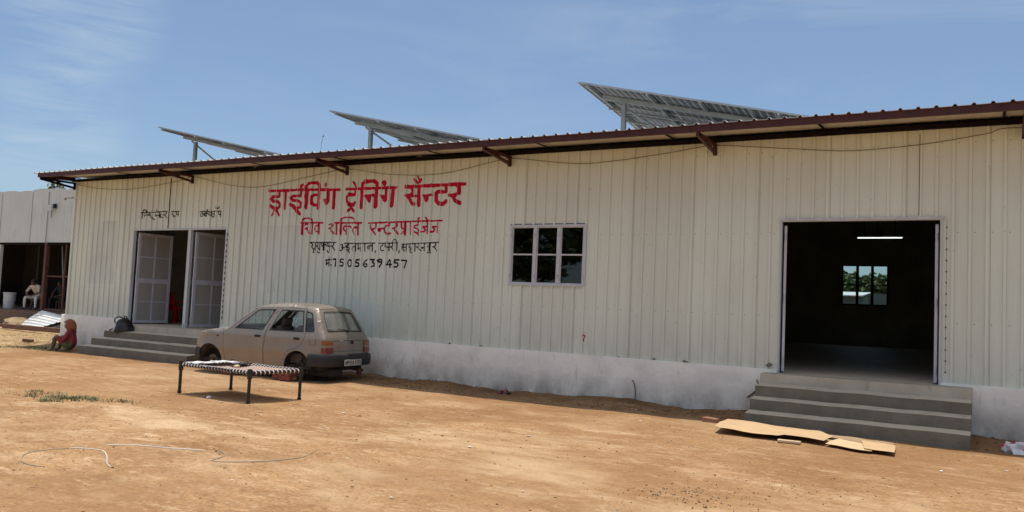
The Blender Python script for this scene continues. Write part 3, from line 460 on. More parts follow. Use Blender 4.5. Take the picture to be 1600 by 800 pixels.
# plinth: rendered and limewashed base, broken at the door openings
q = MB()
def plinth(x0, x1, top=None, y0=-.055):
    n_ = max(2, int((x1-x0)/.12)); vs = []; fs = []
    for i in range(n_+1):
        x = x0 + (x1-x0)*i/n_; t = (plinth_top(x) if top is None else top)
        t += .008*noise.noise((x*2,1,0)) + .006*noise.noise((x*7,3,0)); yy = y0 + .008*noise.noise((x*1.2,0,7))
        vs += [(x,yy-.02,-.35),(x,yy-.004,.3),(x,yy,t-.012),(x,yy+.008,t),(x,.045,t)]
    for i in range(n_):
        for k in range(4): fs.append((i*5+k,(i+1)*5+k,(i+1)*5+k+1,i*5+k+1))
    fs.append((0,1,2,3,4)); m_ = n_*5; fs.append((m_+4,m_+3,m_+2,m_+1,m_)); q.add(vs, fs)
plinth(XL-.15,-19.0); plinth(-15.55,-2.92); plinth(-.64,XR)
q.box(XL-.148,XL+.05,.05,DEPTH,-.35,.78)
q.build('plinth', M['plinth'], shed, smooth='angle')
for x0, x1 in ((-19.0,-15.55),(-2.92,-.64)):
    q = MB(); q.box(x0,x1,-.05,-.022,.1,.674); q.build('threshold', M['render'], shed)
# ragged bits of mortar and torn film where sheet meets plinth
for x, s_ in ((-4.37,.10),(-4.95,.05),(-9.1,.06),(-3.05,.13),(-8.4,.05),(-5.6,.04)):
    q = MB(); z = plinth_top(x); pts = [(x+s_*(random.random()-.5)*1.6, z-.01+s_*random.random()) for _ in range(6)]
    cx_ = sum(a for a,_ in pts)/6; cz_ = sum(b_ for _,b_ in pts)/6
    pts.sort(key=lambda p: math.atan2(p[1]-cz_,p[0]-cx_))
    q.add([(a,-.034,b_) for a,b_ in pts]+[(a,-.024,b_) for a,b_ in pts], [tuple(range(6)),tuple(range(11,5,-1))]+[(i,i+6,(i+1)%6+6,(i+1)%6) for i in range(6)])
    q.build('mortar_splash', M['concrete'], shed)

# ---- door frames and leaves
def leaf(hx, hy, ang, width, z0, z1, parent, side=1):
    """panelled steel door leaf, hinged at (hx, hy); ang measured from +x towards +y"""
    T = Matrix.Translation((hx,hy,0)) @ Matrix.Rotation(ang,4,'Z'); L = z1-z0
    def put(qb, name, m, par, **kw):
        qb.v = [tuple(T @ Vector(v)) for v in qb.v]; return qb.build(name, m, par, **kw)
    q = MB(); s_ = .07
    q.box(0,s_,-.02,.02,z0,z1); q.box(width-s_,width,-.02,.02,z0,z1)
    q.box(s_,width-s_,-.02,.02,z0,z0+s_); q.box(s_,width-s_,-.02,.02,z1-s_,z1)
    zm = z0+L*.47; q.box(s_,width-s_,-.02,.02,zm-.06,zm+.06)
    q.box(width/2-.02,width/2+.02,-.0175,.0175,z0+s_,zm-.06); q.box(width/2-.02,width/2+.02,-.0175,.0175,zm+.06,z1-s_)
    for z in ((z0+s_+zm-.06)/2,(zm+.06+z1-s_)/2):
        q.box(s_,width/2-.02,-.016,.016,z-.014,z+.014); q.box(width/2+.02,width-s_,-.016,.016,z-.014,z+.014)
    lf = put(q, 'door_leaf', M['lilac'], parent)
    q = MB(); q.box(s_-.01,width-s_+.01,-.006,.006,z0+s_-.01,z1-s_+.01); put(q, 'sheet_panel', M['leafpanel'], lf)
    for z in (z0+.18,z0+L*.5,z1-.18):
        q = MB(); q.tube([(-.012,0,z-.05),(-.012,0,z+.05)],.013,8); put(q, 'hinge', M['white'], lf)
    return lf
def door_group(o, zb, leaves):
    q = MB(); wd=.04 if o[0] < -5 else .026; x0,x1,_,z1 = o
    q.box(x0,x0+wd,-.032,.05,zb,z1); q.box(x1-wd,x1,-.032,.05,zb,z1); q.box(x0+wd+.001,x1-wd-.001,-.032,.05,z1-wd,z1)
    fr = q.build('door_frame', M['white'], shed, bevel=.004)
    for lf in leaves: leaf(*lf, parent=fr)
    return fr
door_group(OPEN[0], .672, [(-18.90,.075,R(89),1.0,.70,3.0),(-16.95,.075,R(91),.98,.70,3.0)])
door_group(OPEN[1], .672, [(-16.74,.075,R(89),1.12,.70,3.0)])
fr = door_group(OPEN[3], .672, [(-2.855,.075,R(101.9),1.06,.70,3.0),(-.712,.075,R(93.1),1.06,.70,3.0)])
# bent flashing nailed round the head of the wide doorway
q = MB(); q.box(-2.96,-.585,-.040,-.034,3.072,3.10); q.build('door_flashing', M['whitedirty'], shed)
M['screws'] = M['gap']
sb = MB(); sb.box(-.582,-.578,-.0295,-.0285,.85,3.05)
for z in np.arange(.85,3.0,.16): sb.box(-.589,-.571,-.033,-.0275,z,z+.022)
sb.build('screw_strip', M['gap'], shed)
sb = MB(); sb.box(-15.543,-15.531,-.026,-.0215,.95,3.0)
for z in np.arange(.95,3.0,.13): sb.box(-15.548,-15.526,-.032,-.020,z,z+.05)
sb.build('screw_strip', M['gap'], shed)

# ---- windows
def window(o, y, yin, outdoor=True):
    x0,x1,z0,z1 = o; q = MB(); wd=.042; ys=(y,y+.07)
    q.box(x0,x0+wd,*ys,z0,z1); q.box(x1-wd,x1,*ys,z0,z1); q.box(x0+wd,x1-wd,*ys,z0,z0+wd); q.box(x0+wd,x1-wd,*ys,z1-wd,z1)
    W_ = (x1-x0-2*wd); xa = x0+wd
    for k in (1,2): q.box(xa+W_*k/3-.03,xa+W_*k/3+.03,ys[0]+.004,ys[1]-.003,z0+wd,z1-wd)
    wf = q.build('window_frame', M['white'] if outdoor else M['darksteel'], shed, bevel=.003)
    for k in range(3):
        a = xa+W_*k/3+(.032 if k else .002); b_ = xa+W_*(k+1)/3-(.032 if k<2 else .002)
        q = MB(); t=.018; yy=(y+.018,y+.05)
        q.box(a,a+t,*yy,z0+wd,z1-wd); q.box(b_-t,b_,*yy,z0+wd,z1-wd); q.box(a+t,b_-t,*yy,z0+wd,z0+wd+t); q.box(a+t,b_-t,*yy,z1-wd-t,z1-wd)
        zm=(z0+z1)/2+.01; q.box(a+t,b_-t,yy[0]-.002,yy[1],zm-.014,zm+.014)
        q.build('window_sash', M['whitedirty'] if outdoor else M['darksteel'], wf)
        for za_, zb_ in ((z0+wd+t,zm-.014),(zm+.014,z1-wd-t)):
            q = MB(); q.box(a+t,b_-t,y+.036,y+.040,za_,zb_); q.build('glass_pane', GL_front if outdoor else GL_back, wf)
    if outdoor:
        for x in (x0+.012,xa+W_/3,xa+2*W_/3,x1-.012):
            for z in (z0+.18,z1-.2):
                q = MB(); q.tube([(x,y-.006,z-.03),(x,y-.006,z+.03)],.011,6); q.build('window_hinge', M['white'], wf)
        q = MB(); q.box(x0-.012,x1+.014,y+.012,y+.02,z1-.02,z1+.014); q.box(x1-.01,x1+.014,y+.011,y+.021,z0,z1+.003); q.build('window_sealant', M['gap'], wf)
GL_front = glass_mat('window_glass', (0.35,0.38,0.38)); GL_back = glass_mat('rear_window_glass', (0.80,0.88,0.88))
window(OPEN[2], -.035, 0); window(BW, DEPTH-.1, 0, False)

# patches of faded posters: paler rectangles left on the sheet
def on_wall_rect(x0,x1,z0,z1,off,m,name):
    q = MB(); xx = sorted(set([x0,x1]+[x for x in xs if x0 < x < x1]))
    for a,b_ in zip(xx[:-1],xx[1:]):
        ya,yb = prof(a+1e-5)-off, prof(b_-1e-5)-off
        q.add([(a,ya,z0),(b_,yb,z0),(b_,yb,z1),(a,ya,z1)],[(0,1,2,3)])
    return q.build(name, m, shed)
M['patch'] = mat('washed_patch', (0.64,0.685,0.63), 0.6, 0.08, 2.5, (1,1,.4))
on_wall_rect(-20.8,-19.7,1.66,3.31,.0015,M['patch'],'washed_patch'); on_wall_rect(-14.53,-13.14,1.61,3.12,.0015,M['patch'],'washed_patch')
on_wall_rect(-16.935-.75,-16.935-.743,3.09,4.33,.003,M['darksteel'],'sheet_seam'); on_wall_rect(-.95,-.942,3.12,4.33,.003,M['gap'],'sheet_seam')
on_wall_rect(-12.58,-12.574,.85,2.2,.003,M['leafpanel'],'sheet_seam')

# ---- hand painted lettering: strokes in wall coordinates (x, z), painted over the ribs
def letter_mesh(strokes, fat, off, cell=.0085):
    allp = np.array([q for w_,pts in strokes for q in pts]); lo = allp.min(0)-.08; hi = allp.max(0)+.08
    nx = int((hi[0]-lo[0])/cell)+2; nz = int((hi[1]-lo[1])/cell)+2
    X = lo[0]+np.arange(nx)*cell; Z = lo[1]+np.arange(nz)*cell
    D = np.full((nx,nz), 1e3)
    for w_, pts in strokes:
        pa = np.array(pts)
        r = w_*fat/2
        b0 = pa.min(0)-r-.03; b1 = pa.max(0)+r+.03
        i0,i1 = max(0,int((b0[0]-lo[0])/cell)), min(nx,int((b1[0]-lo[0])/cell)+2); j0,j1 = max(0,int((b0[1]-lo[1])/cell)), min(nz,int((b1[1]-lo[1])/cell)+2)
        gx_, gz_ = np.meshgrid(X[i0:i1], Z[j0:j1], indexing='ij')
        segs = list(zip(pa[:-1],pa[1:])) if w_ else list(zip(pa, np.roll(pa,-1,0)))
        d = np.full(gx_.shape, 1e3)
        for a, c in segs:
            ab = c-a; L2 = max(1e-9,(ab**2).sum()); t = np.clip(((gx_-a[0])*ab[0]+(gz_-a[1])*ab[1])/L2,0,1)
            d = np.minimum(d, np.hypot(gx_-a[0]-t*ab[0], gz_-a[1]-t*ab[1]))
        if w_: d = d - r*(1+.13*np.sin(gx_*11+gz_*7)+.07*np.sin(gx_*43+gz_*29))
        else:
            ins = np.zeros(gx_.shape, bool)
            for a, c in segs:
                cond = (a[1] > gz_) != (c[1] > gz_)
                xi = (c[0]-a[0])*(gz_-a[1])/(c[1]-a[1]+1e-12)+a[0]; ins ^= cond & (gx_ < xi)
            d = np.where(ins,-d,d) - .006
        D[i0:i1,j0:j1] = np.minimum(D[i0:i1,j0:j1], d)
    q = MB(); vid = {}
    def V(x,z):
        k_ = (round(x,5),round(z,5))
        if k_ not in vid: vid[k_] = len(q.v); q.v.append((x, prof(x)-off, z))
        return vid[k_]
    S = D < 0
    idx = np.argwhere(S[:-1,:-1]|S[1:,:-1]|S[:-1,1:]|S[1:,1:])
    for i,j in idx:
        cs = [(X[i],Z[j],D[i,j]),(X[i+1],Z[j],D[i+1,j]),(X[i+1],Z[j+1],D[i+1,j+1]),(X[i],Z[j+1],D[i,j+1])]
        poly = []
        for k_ in range(4):
            a, c = cs[k_], cs[(k_+1)%4]
            if a[2] < 0: poly.append((a[0],a[1]))
            if (a[2] < 0) != (c[2] < 0):
                t = a[2]/(a[2]-c[2]); poly.append((a[0]+(c[0]-a[0])*t, a[1]+(c[1]-a[1])*t))
        ids = []
        for p_ in poly:
            v_ = V(*p_)
            if v_ not in ids: ids.append(v_)
        if len(ids) > 2: q.f.append(tuple(ids)); q.m.append(0)
    return q
for key, m, fat in (('t1','red',1.38),('t2','red',1.38),('t3','red',1.38),('t4','red',1.4),('t5','black',1.38),('t6','black',1.7),('d1','black',1.3),('d2','black',1.35)):
    letter_mesh(TEXT[key], fat, .003).build('painted_lettering', M[m], shed)
letter_mesh([(.016,[(-6.30,1.06),(-6.275,1.085),(-6.25,1.06),(-6.275,1.02),(-6.275,.97)])],1,.003).build('painted_mark', M['red'], shed)

# ------------------------------------------------------------------ steps
def steps(x0, x1, label, wob):
    t = thing('concrete_steps', label, 'steps', ((x0+x1)/2, -.6, 0))
    tops = (.14,.32,.50,.672); ys = (-1.25,-.95,-.65,-.35)
    for k in range(4):
        q = MB(); n_ = 60; dx = .035*(k) if wob else 0; a = x0+dx; b = x1-dx*.6
        zb = -.3 if k == 0 else tops[k-1]-.02; vs = []; fs = []
        for i in range(n_+1):
            x = a+(b-a)*i/n_; e = .007*noise.noise((x*2.2,k*3,wob))-.012*max(0,noise.noise((x*6,k*7,3+wob))-.25); e2 = .009*noise.noise((x*1.7,k*5,8+wob))+.02*max(0,noise.noise((x*7,k*9,5+wob))-.3); z = tops[k]+e
            yb = -.058 if k == 3 else ys[k+1]+.06
            vs += [(x,ys[k]+e2,zb),(x,ys[k]+e2+.004,z-.014),(x,ys[k]+e2+.014,z),(x,yb,z+(.028 if k < 3 else .004))]
        for i in range(n_):
            for j in range(3): fs.append((i*4+j,(i+1)*4+j,(i+1)*4+j+1,i*4+j+1))
        ysb = vs[3][1]
        m_ = n_*4; vs += [(a,ysb,zb),(b,ysb,zb)]; L0 = len(vs)-2
        fs.append((0,1,2,3,L0)); fs.append((L0+1,m_+3,m_+2,m_+1,m_))
        q.add(vs, fs); q.build('step', M['render'] if k == 3 else M['concrete'], t, smooth='angle')
    return t
steps(-3.10, -.235, 'four concrete steps up to the wide open doorway', 0)
steps(-19.05, -15.15, 'grey concrete steps before the twin lettered doors, partly behind the car', 1)

# ------------------------------------------------------------------ solar arrays on the roof
m = mat('solar_underside', (0.032,0.037,0.038), 0.5, 0.1, 3)
n, l, b = nodes(m); tcx = n.new('ShaderNodeTexCoord'); sx = n.new('ShaderNodeSeparateXYZ'); l.new(tcx.outputs['UV'], sx.inputs[0])
facs = []
for ax, cnt in ((0,12),(1,6)):
    a1 = n.new('ShaderNodeMath'); a1.operation='MULTIPLY'; a1.inputs[1].default_value=cnt; l.new(sx.outputs[ax],a1.inputs[0])
    a2 = n.new('ShaderNodeMath'); a2.operation='FRACT'; l.new(a1.outputs[0],a2.inputs[0])
    a3 = n.new('ShaderNodeMath'); a3.operation='LESS_THAN'; a3.inputs[1].default_value=.26 if ax==0 else .09; l.new(a2.outputs[0],a3.inputs[0]); facs.append(a3.outputs[0])
mxm = n.new('ShaderNodeMath'); mxm.operation='MAXIMUM'; l.new(facs[0],mxm.inputs[0]); l.new(facs[1],mxm.inputs[1])
overlay(m, mxm.outputs[0], (0.30,0.315,0.30)); M['solar'] = m
M['solartop'] = mat('solar_cells', (0.015,0.02,0.045), 0.12, 0.1, 3, coat=0.5)
M['alu'] = mat('aluminium_frame', (0.40,0.41,0.40), 0.4, 0.08, 6, metal=0.4)
ph, tl = R(-6), R(12)
bb = Vector((math.sin(ph), math.cos(ph), 0)); aa = Vector((math.cos(tl)*math.cos(ph), -math.cos(tl)*math.sin(ph), -math.sin(tl))); nn_ = aa.cross(bb).normalized()
Rm = Matrix((aa, bb, nn_)).transposed()
def panel_mesh(par, P0, ca, cb, la, lb):
    """one module: glass laminate with back-sheet grid, aluminium rim as its sub-part"""
    me = bpy.data.meshes.new('solar_panel'); vs = []
    for h in (-.006, .0):
        for u, v in ((0,0),(1,0),(1,1),(0,1)): vs.append(P0 + aa*(ca+.01+u*(la-.02)) + bb*(cb+.01+v*(lb-.02)) + nn_*h)
    I = WM[par].inverted(); me.from_pydata([tuple(I @ v) for v in vs], [], [(0,3,2,1),(4,5,6,7)])
    uv = me.uv_layers.new(name='UVMap'); c = [(0,0),(0,1),(1,1),(1,0),(0,0),(1,0),(1,1),(0,1)]
    for i, q_ in enumerate(c): uv.data[i].uv = q_
    me.materials.append(M['solar']); me.materials.append(M['solartop']); me.polygons[1].material_index = 1
    o = bpy.data.objects.new('solar_panel', me); COL.objects.link(o); o.parent = par; WM[o] = WM[par]
    q = MB(); t = .016
    def fb(a0,a1,b0,b1):
        vs2 = [P0+aa*a+bb*b_+nn_*h for h in (-.034,.006) for a,b_ in ((a0,b0),(a1,b0),(a1,b1),(a0,b1))]
        q.add(vs2, [(0,3,2,1),(4,5,6,7),(0,1,5,4),(1,2,6,5),(2,3,7,6),(3,0,4,7)])
    fb(ca,ca+la,cb,cb+t); fb(ca,ca+la,cb+lb-t,cb+lb); fb(ca,ca+t,cb+t,cb+lb-t); fb(ca+la-t,ca+la,cb+t,cb+lb-t)
    q.build('panel_rim', M['alu'], o)
def array(P0, label):
    P0 = Vector(P0); t = thing('solar_array', label, 'solar panels', (P0.x+2.5, P0.y+2, zr(P0.y+2)), 0, 'solar arrays on the shed roof')
    for i in range(3):
        for j in range(5): panel_mesh(t, P0, i*2.02, j*1.03, 2.0, 1.01)
    for a in (.28, 1.75, 2.98, 4.70, 5.8):
        q = MB(); p1 = P0+aa*a+bb*(-.09)-nn_*.068; p2 = P0+aa*a+bb*5.2-nn_*.068; q.bar(p1,p2,.05,.066,0,nn_); q.build('purlin', M['steel'], t)
    for b_ in (.75, 2.1, 3.5, 4.7):
        q = MB(); a0 = .42 if b_ < 2 else .15; q.bar(P0+aa*a0+bb*b_-nn_*(.135 if b_ < 2 else .125), P0+aa*6.0+bb*b_-nn_*(.135 if b_ < 2 else .125), .07, .085 if b_ < 2 else .05, 0, nn_); q.build('main_beam', M['steel'], t)
    for a, b_ in ((1.0,.75),(5.2,.75),(2.9,4.7),(5.2,4.7)):
        top = P0+aa*a+bb*b_-nn_*.23; q = MB(); q.box(top.x-.05,top.x+.05,top.y-.05,top.y+.05,zr(top.y)+.03,top.z+.03); q.box(top.x-.11,top.x+.11,top.y-.11,top.y+.11,zr(top.y)+.064,zr(top.y)+.076); q.build('post', M['steel'], t)
    q = MB(); top = P0+aa*.78+bb*.78-nn_*.2; bot = Vector((top.x+2.25, top.y+.35, zr(top.y)+.1)); q.tube([top,(top*.6+bot*.4)+Vector((0,0,.04)),bot],.028,8); q.build('brace', M['steel'], t)
    return t
array((-8.55,4,6.92), 'solar array nearest the wide doorway, grid of its underside fully seen')
array((-16.34,4,6.87), 'solar array above the red lettering, between the other two arrays')
array((-23.8,4,6.93), 'solar array at the far left end of the shed roof, seen edge-on')

# sagging cable tied from bracket to bracket along the top of the wall
pts = [(-21.51,4.32),(-20.71,4.19),(-19.17,4.11),(-17.38,4.25),(-16.83,4.33),(-15.55,4.09),(-14.49,4.01),(-12.75,4.22),(-11.94,4.30),(-10.8,4.14),(-9.51,4.10),(-8.19,4.30),(-7.84,4.32),(-6.56,4.16),(-5.81,4.17),(-4.87,4.25),(-4.2,4.33),(-3.88,4.33),(-2.75,4.21),(-1.89,4.13),(-.92,4.17),(-.11,4.27),(.34,4.33),(2.4,4.12),(4.6,4.33)]
def smooth_line(p, k=6):
    out_ = []; p = [Vector(q_) for q_ in p]
    for i in range(len(p)-1):
        p0,p1,p2,p3 = p[max(i-1,0)],p[i],p[i+1],p[min(i+2,len(p)-1)]
        for s_ in range(k):
            t = s_/k; out_.append(.5*((2*p1)+(p2-p0)*t+(2*p0-5*p1+4*p2-p3)*t*t+(3*p1-p0-3*p2+p3)*t**3))
    return out_+[p[-1]]
q = MB(); q.tube(smooth_line([(x,-.05,z) for x,z in pts]), .0055, 6)
tag(q.build('hanging_cable', M['cable'], smooth=True), 'thin brown cable sagging in loops under the eaves', 'cable')
# pipe stub at the far corner, thin rod on the roof, wires at the wall foot
q = MB(); q.tube([(-21.70,.06,3.97),(-21.80,-.02,3.965),(-21.98,-.05,3.955)], .022, 8); q.tube([(-21.98,-.05,3.955),(-21.99,-.052,3.90)], .03, 8)
q.build('pipe_stub', M['steel'], shed)
q = MB(); q.tube([(-15.68,3,zr(3)+.02),(-15.62,3,5.7),(-15.56,3,5.92)], .0045, 6); q.tube([(-15.59,3,5.86),(-15.55,3,5.875)], .012, 6)
tag(q.build('roof_rod', M['darksteel']), 'thin dark rod sticking up from the roof left of the middle array', 'rod')
q = MB(); q.tube(smooth_line([(-5.30,-.10,.37),(-5.27,-.09,.33),(-5.24,-.085,.2),(-5.235,-.10,gz(-5.2,-.1)-.02)]), .009, 6)
tag(q.build('bent_wire', M['cable']), 'short bent wire standing from the soil against the white plinth', 'wire')
q = MB(); q.tube(smooth_line([(-3.20,-.075,.40),(-3.30,-.08,.30),(-3.36,-.085,.26)]), .012, 6)
q.tube(smooth_line([(-3.22,-.075,.55),(-3.16,-.08,.38),(-3.17,-.09,.15),(-3.2,-.15,gz(-3.2,-.15)-.02)]), .008, 6)
tag(q.build('loose_wire', M['cable']), 'dark loose wire against the plinth beside the wide doorway steps', 'wire')

# ------------------------------------------------------------------ inside the hall and the rooms
mt = bpy.data.materials.new('lit_tube'); mt.use_nodes = True; bsd = mt.node_tree.nodes['Principled BSDF']; bsd.inputs['Emission Color'].default_value = (.95,1,.97,1); bsd.inputs['Emission Strength'].default_value = 1.3
t = thing('tube_light', 'lit white tube light inside the dark hall', 'tube light', (-2.56,10,3.75))
q = MB(); q.tube([(-3.10,10,3.755),(-2.03,10,3.755)], .015, 10); q.build('tube', mt, t, smooth='angle')
q = MB(); q.box(-3.13,-2.0,9.99,10.03,3.785,3.83); q.build('batten', M['white'], t)
q = MB(); q.tube([(-2.95,10.01,3.83),(-2.95,10.01,4.9)], .008, 6); q.build('suspension_wire', M['gap'], t); q = MB(); q.tube([(-2.2,10.01,3.83),(-2.2,10.01,4.9)], .008, 6); q.build('suspension_wire', M['gap'], t)
M['fan'] = mat('dark_fan', (0.10,0.085,0.07), 0.45, 0.1, 4)
t = thing('ceiling_fan', 'dark ceiling fan above the lit tube light', 'fan', (-2.5,9,3.75))
q = MB(); q.lathe((-2.5,9,3.72), [(.03,-.03),(.12,-.02),(.15,.03),(.13,.09),(.05,.13),(.02,.16)], 18); q.build('motor', M['fan'], t, smooth='angle')
q = MB(); q.tube([(-2.5,9,3.86),(-2.5,9,4.95)], .015, 8); q.build('down_rod', M['fan'], t)
for k in range(3):
    a = .5+k*2*math.pi/3; q = MB(); q.obox((-2.5+.42*math.cos(a),9+.42*math.sin(a),3.75), (.58,.13,.012), Matrix.Rotation(a,3,'Z') @ Matrix.Rotation(.2,3,'X')); q.build('blade', M['fan'], t)
# red plastic chair just inside the left room
t = thing('plastic_chair', 'bright red plastic chair inside the left doorway', 'chair', (-21.05,2.9,.672), 0.0)
def P_(x,y,z): return (-19.42+x, 1.75+y, .672+z)
q = MB(); q.box(-19.65,-19.17,1.51,1.95,.672+.40,.672+.43); q.build('seat', M['redplastic'], t, bevel=.02)
q = MB(); q.obox(P_(0.0,-.26,.60), (.48,.035,.50), Matrix.Rotation(.15,3,'X')); q.build('backrest', M['redplastic'], t, bevel=.025)
for sx_ in (-1,1):
    for sy_ in (-1,1): q = MB(); q.bar(P_(sx_*.2,sy_*.18,.40), P_(sx_*.23,sy_*.22,0), .045, .045); q.build('leg', M['redplastic'], t)
    q = MB(); q.bar(P_(sx_*.25,-.24,.60), P_(sx_*.25,.18,.60), .05, .03); q.bar(P_(sx_*.25,.18,.60), P_(sx_*.24,.18,.42), .04, .03); q.build('armrest', M['redplastic'], t)

# ------------------------------------------------------------------ the car (local: x forward from the rear face, y left, z up)
CARLOC = (-10.567, -1.291, -.05); CARROT = R(184.38); CS = 1.03
car = thing('hatchback_car', 'old dusty champagne hatchback without wheels propped on bricks', 'car', CARLOC, CARROT)
M['paint'] = mat('champagne_paint', (0.285,0.25,0.215), 0.34, 0.05, 2.2, metal=0.45, coat=0.3)
overlay(M['paint'], noise_fac(M['paint'], 1.8, 0.42, 0.75, (1,1,1), 8), (0.29,0.24,0.195), 0.4)
overlay(M['paint'], mul(M['paint'], pos_z(M['paint'], 0.2, 0.75), noise_fac(M['paint'], 4, 0.3, 0.7, (1,1,.6), 7)), (0.25,0.185,0.13), 0.7)
n, l, b = nodes(M['paint']); nzr = noise_fac(M['paint'], 3, 0.35, 0.7); mrr = n.new('ShaderNodeMapRange'); mrr.inputs[3].default_value = .30; mrr.inputs[4].default_value = .62; l.new(nzr, mrr.inputs['Value']); l.new(mrr.outputs[0], b.inputs['Roughness'])
M['bumper'] = mat('grey_black_bumper', (0.014,0.015,0.017), 0.55, 0.3, 3)
overlay(M['bumper'], noise_fac(M['bumper'], 4, 0.5, 0.8, (1,1,1), 7), (0.07,0.063,0.055), 0.3)
M['rubber'] = mat('black_rubber', (0.012,0.012,0.012), 0.7, 0.2, 6)
M['cabin'] = mat('dark_cabin', (0.022,0.020,0.019), 0.85, 0.2, 4)
M['muddy'] = mat('mud_caked_metal',(0.13,0.095,0.062),.95,.2,6); M['seat'] = mat('grey_seat_cloth', (0.10,0.085,0.07), 0.9, 0.15, 6)
M['amber'] = mat('amber_lens', (0.27,0.075,0.015), 0.15, 0.05, 5, coat=0.4); M['redlens'] = mat('red_lens', (0.17,0.010,0.009), 0.15, 0.05, 5, coat=0.4); M['clearlens'] = mat('clear_lens', (0.24,0.175,0.11), 0.15, 0.05, 5, coat=0.4)
GL_car = glass_mat('car_glass', (0.84,0.90,0.86), dirt=.09); GL_rear = glass_mat('dusty_rear_glass', (0.72,0.77,0.74), dirt=.26)

OUT = [(0.0,.37),(0.0,.46),(.012,.58),(.018,.70),(.035,.80),(.075,.885),(.20,1.10),(.325,1.305),(.40,1.352),(.62,1.382),(.95,1.395),(1.30,1.388),(1.58,1.362),(1.70,1.332),(1.80,1.275),(2.02,1.12),(2.30,.925),(2.36,.905),(2.62,.872),(2.90,.825),(3.06,.775),(3.13,.70),(3.165,.58),(3.17,.45),(3.15,.30)]
def resample(p, st):
    o = []
    for a, c in zip(p[:-1], p[1:]):
        k = max(1, int(round(math.hypot(c[0]-a[0], c[1]-a[1])/st)))
        for i in range(k): o.append((a[0]+(c[0]-a[0])*i/k, a[1]+(c[1]-a[1])*i/k))
    return o+[p[-1]]
OV = [Vector((x,z)) for x,z in OUT]
TOP = [(v.x, v.y) for v in smooth_line([(x,z,0) for x,z in OUT], 3)]
TOPA = np.array(TOP)
def dtop(x, z):
    a = TOPA[:-1]; d = TOPA[1:]-a; t = np.clip(((x-a[:,0])*d[:,0]+(z-a[:,1])*d[:,1])/(d**2).sum(1), 0, 1)
    return float(np.min(np.hypot(a[:,0]+t*d[:,0]-x, a[:,1]+t*d[:,1]-z)))
def half(x, z, rnd=True):
    if z < .55: w_ = .675+.035*sm(.2,.55,z)
    elif z < .80: w_ = .71-.008*sm(.55,.80,z)
    elif z < .90: w_ = .702-.027*((z-.80)/.10)
    else: w_ = .675-.30*(z-.90)-.02*((z-.9)/.45)**2
    w_ -= .005*(1-sm(.485,.50,z)) if .7 < x < 2.5 else 0
    w_ += .0025*math.exp(-((z-.775)/.010)**2)
    if x < .25: w_ -= .055*(1-x/.25)**2
    if x > 2.7: w_ -= .10*((x-2.7)/.45)**2
    for cx_ in (.60, 2.71):                                   # flared wheel-arch lips
        d = math.hypot(x-cx_, z-.27)
        if d < .40: w_ += .012*max(0, 1-abs(d-.32)/.06)
    if rnd:
        d = dtop(x, z); r_ = .045 if z > .85 else .035
        if d < r_: w_ -= r_*(1-math.sqrt(max(0, 1-((r_-d)/r_)**2)))
    return w_
def arc(cx_, cz_, r_, a0, a1, k=14): return [(cx_+r_*math.cos(R(a0+(a1-a0)*i/k)), cz_+r_*math.sin(R(a0+(a1-a0)*i/k))) for i in range(k+1)]
OUTLINE = TOP + arc(2.71,.27,.315,-8,188) + [(2.36,.235),(.935,.235)] + arc(.60,.265,.305,-5,160)
FD = [(2.335,.30),(2.375,.60),(2.385,.83),(2.25,.895),(1.80,1.235),(1.73,1.285),(1.60,1.318),(1.195,1.338),(1.375,.87),(1.395,.60),(1.395,.27),(2.32,.27)]
RD = [(1.38,.27),(1.38,.60),(1.36,.87),(1.178,1.338),(.56,1.335),(.455,.90),(.455,.80),(.50,.70),(.62,.615),(.80,.56),(.90,.45),(.955,.32),(.96,.27)]
WF = [(2.135,.90),(1.755,1.205),(1.70,1.252),(1.62,1.278),(1.265,1.292),(1.445,.90)]
WR = [(1.30,.90),(1.135,1.292),(.615,1.29),(.50,.905)]
WQ = [(.47,.91),(.565,1.285),(.435,1.262),(.40,1.235),(.265,.945),(.29,.915)]
def inpoly(x, z, P):
    r_ = False
    for (x1,z1),(x2,z2) in zip(P, P[1:]+P[:1]):
        if (z1 > z) != (z2 > z) and x < (x2-x1)*(z-z1)/(z2-z1)+x1: r_ = not r_
    return r_
def offset(P, d):
    """move a polygon's edges inwards by d"""
    A = sum(a[0]*c[1]-c[0]*a[1] for a,c in zip(P,P[1:]+P[:1])); s_ = 1 if A > 0 else -1; o = []
    for i in range(len(P)):
        a,c,e = Vector(P[i-1]),Vector(P[i]),Vector(P[(i+1)%len(P)]); d1=(c-a).normalized(); d2=(e-c).normalized()
        n1=Vector((-d1.y,d1.x))*s_; n2=Vector((-d2.y,d2.x))*s_; nn=(n1+n2); nn=nn/max(.35,nn.dot(n1)) if nn.length>1e-6 else n1
        o.append(tuple(c+nn*d))
    return o
def closed(P, st): return resample(list(P)+[P[0]], st)[:-1]
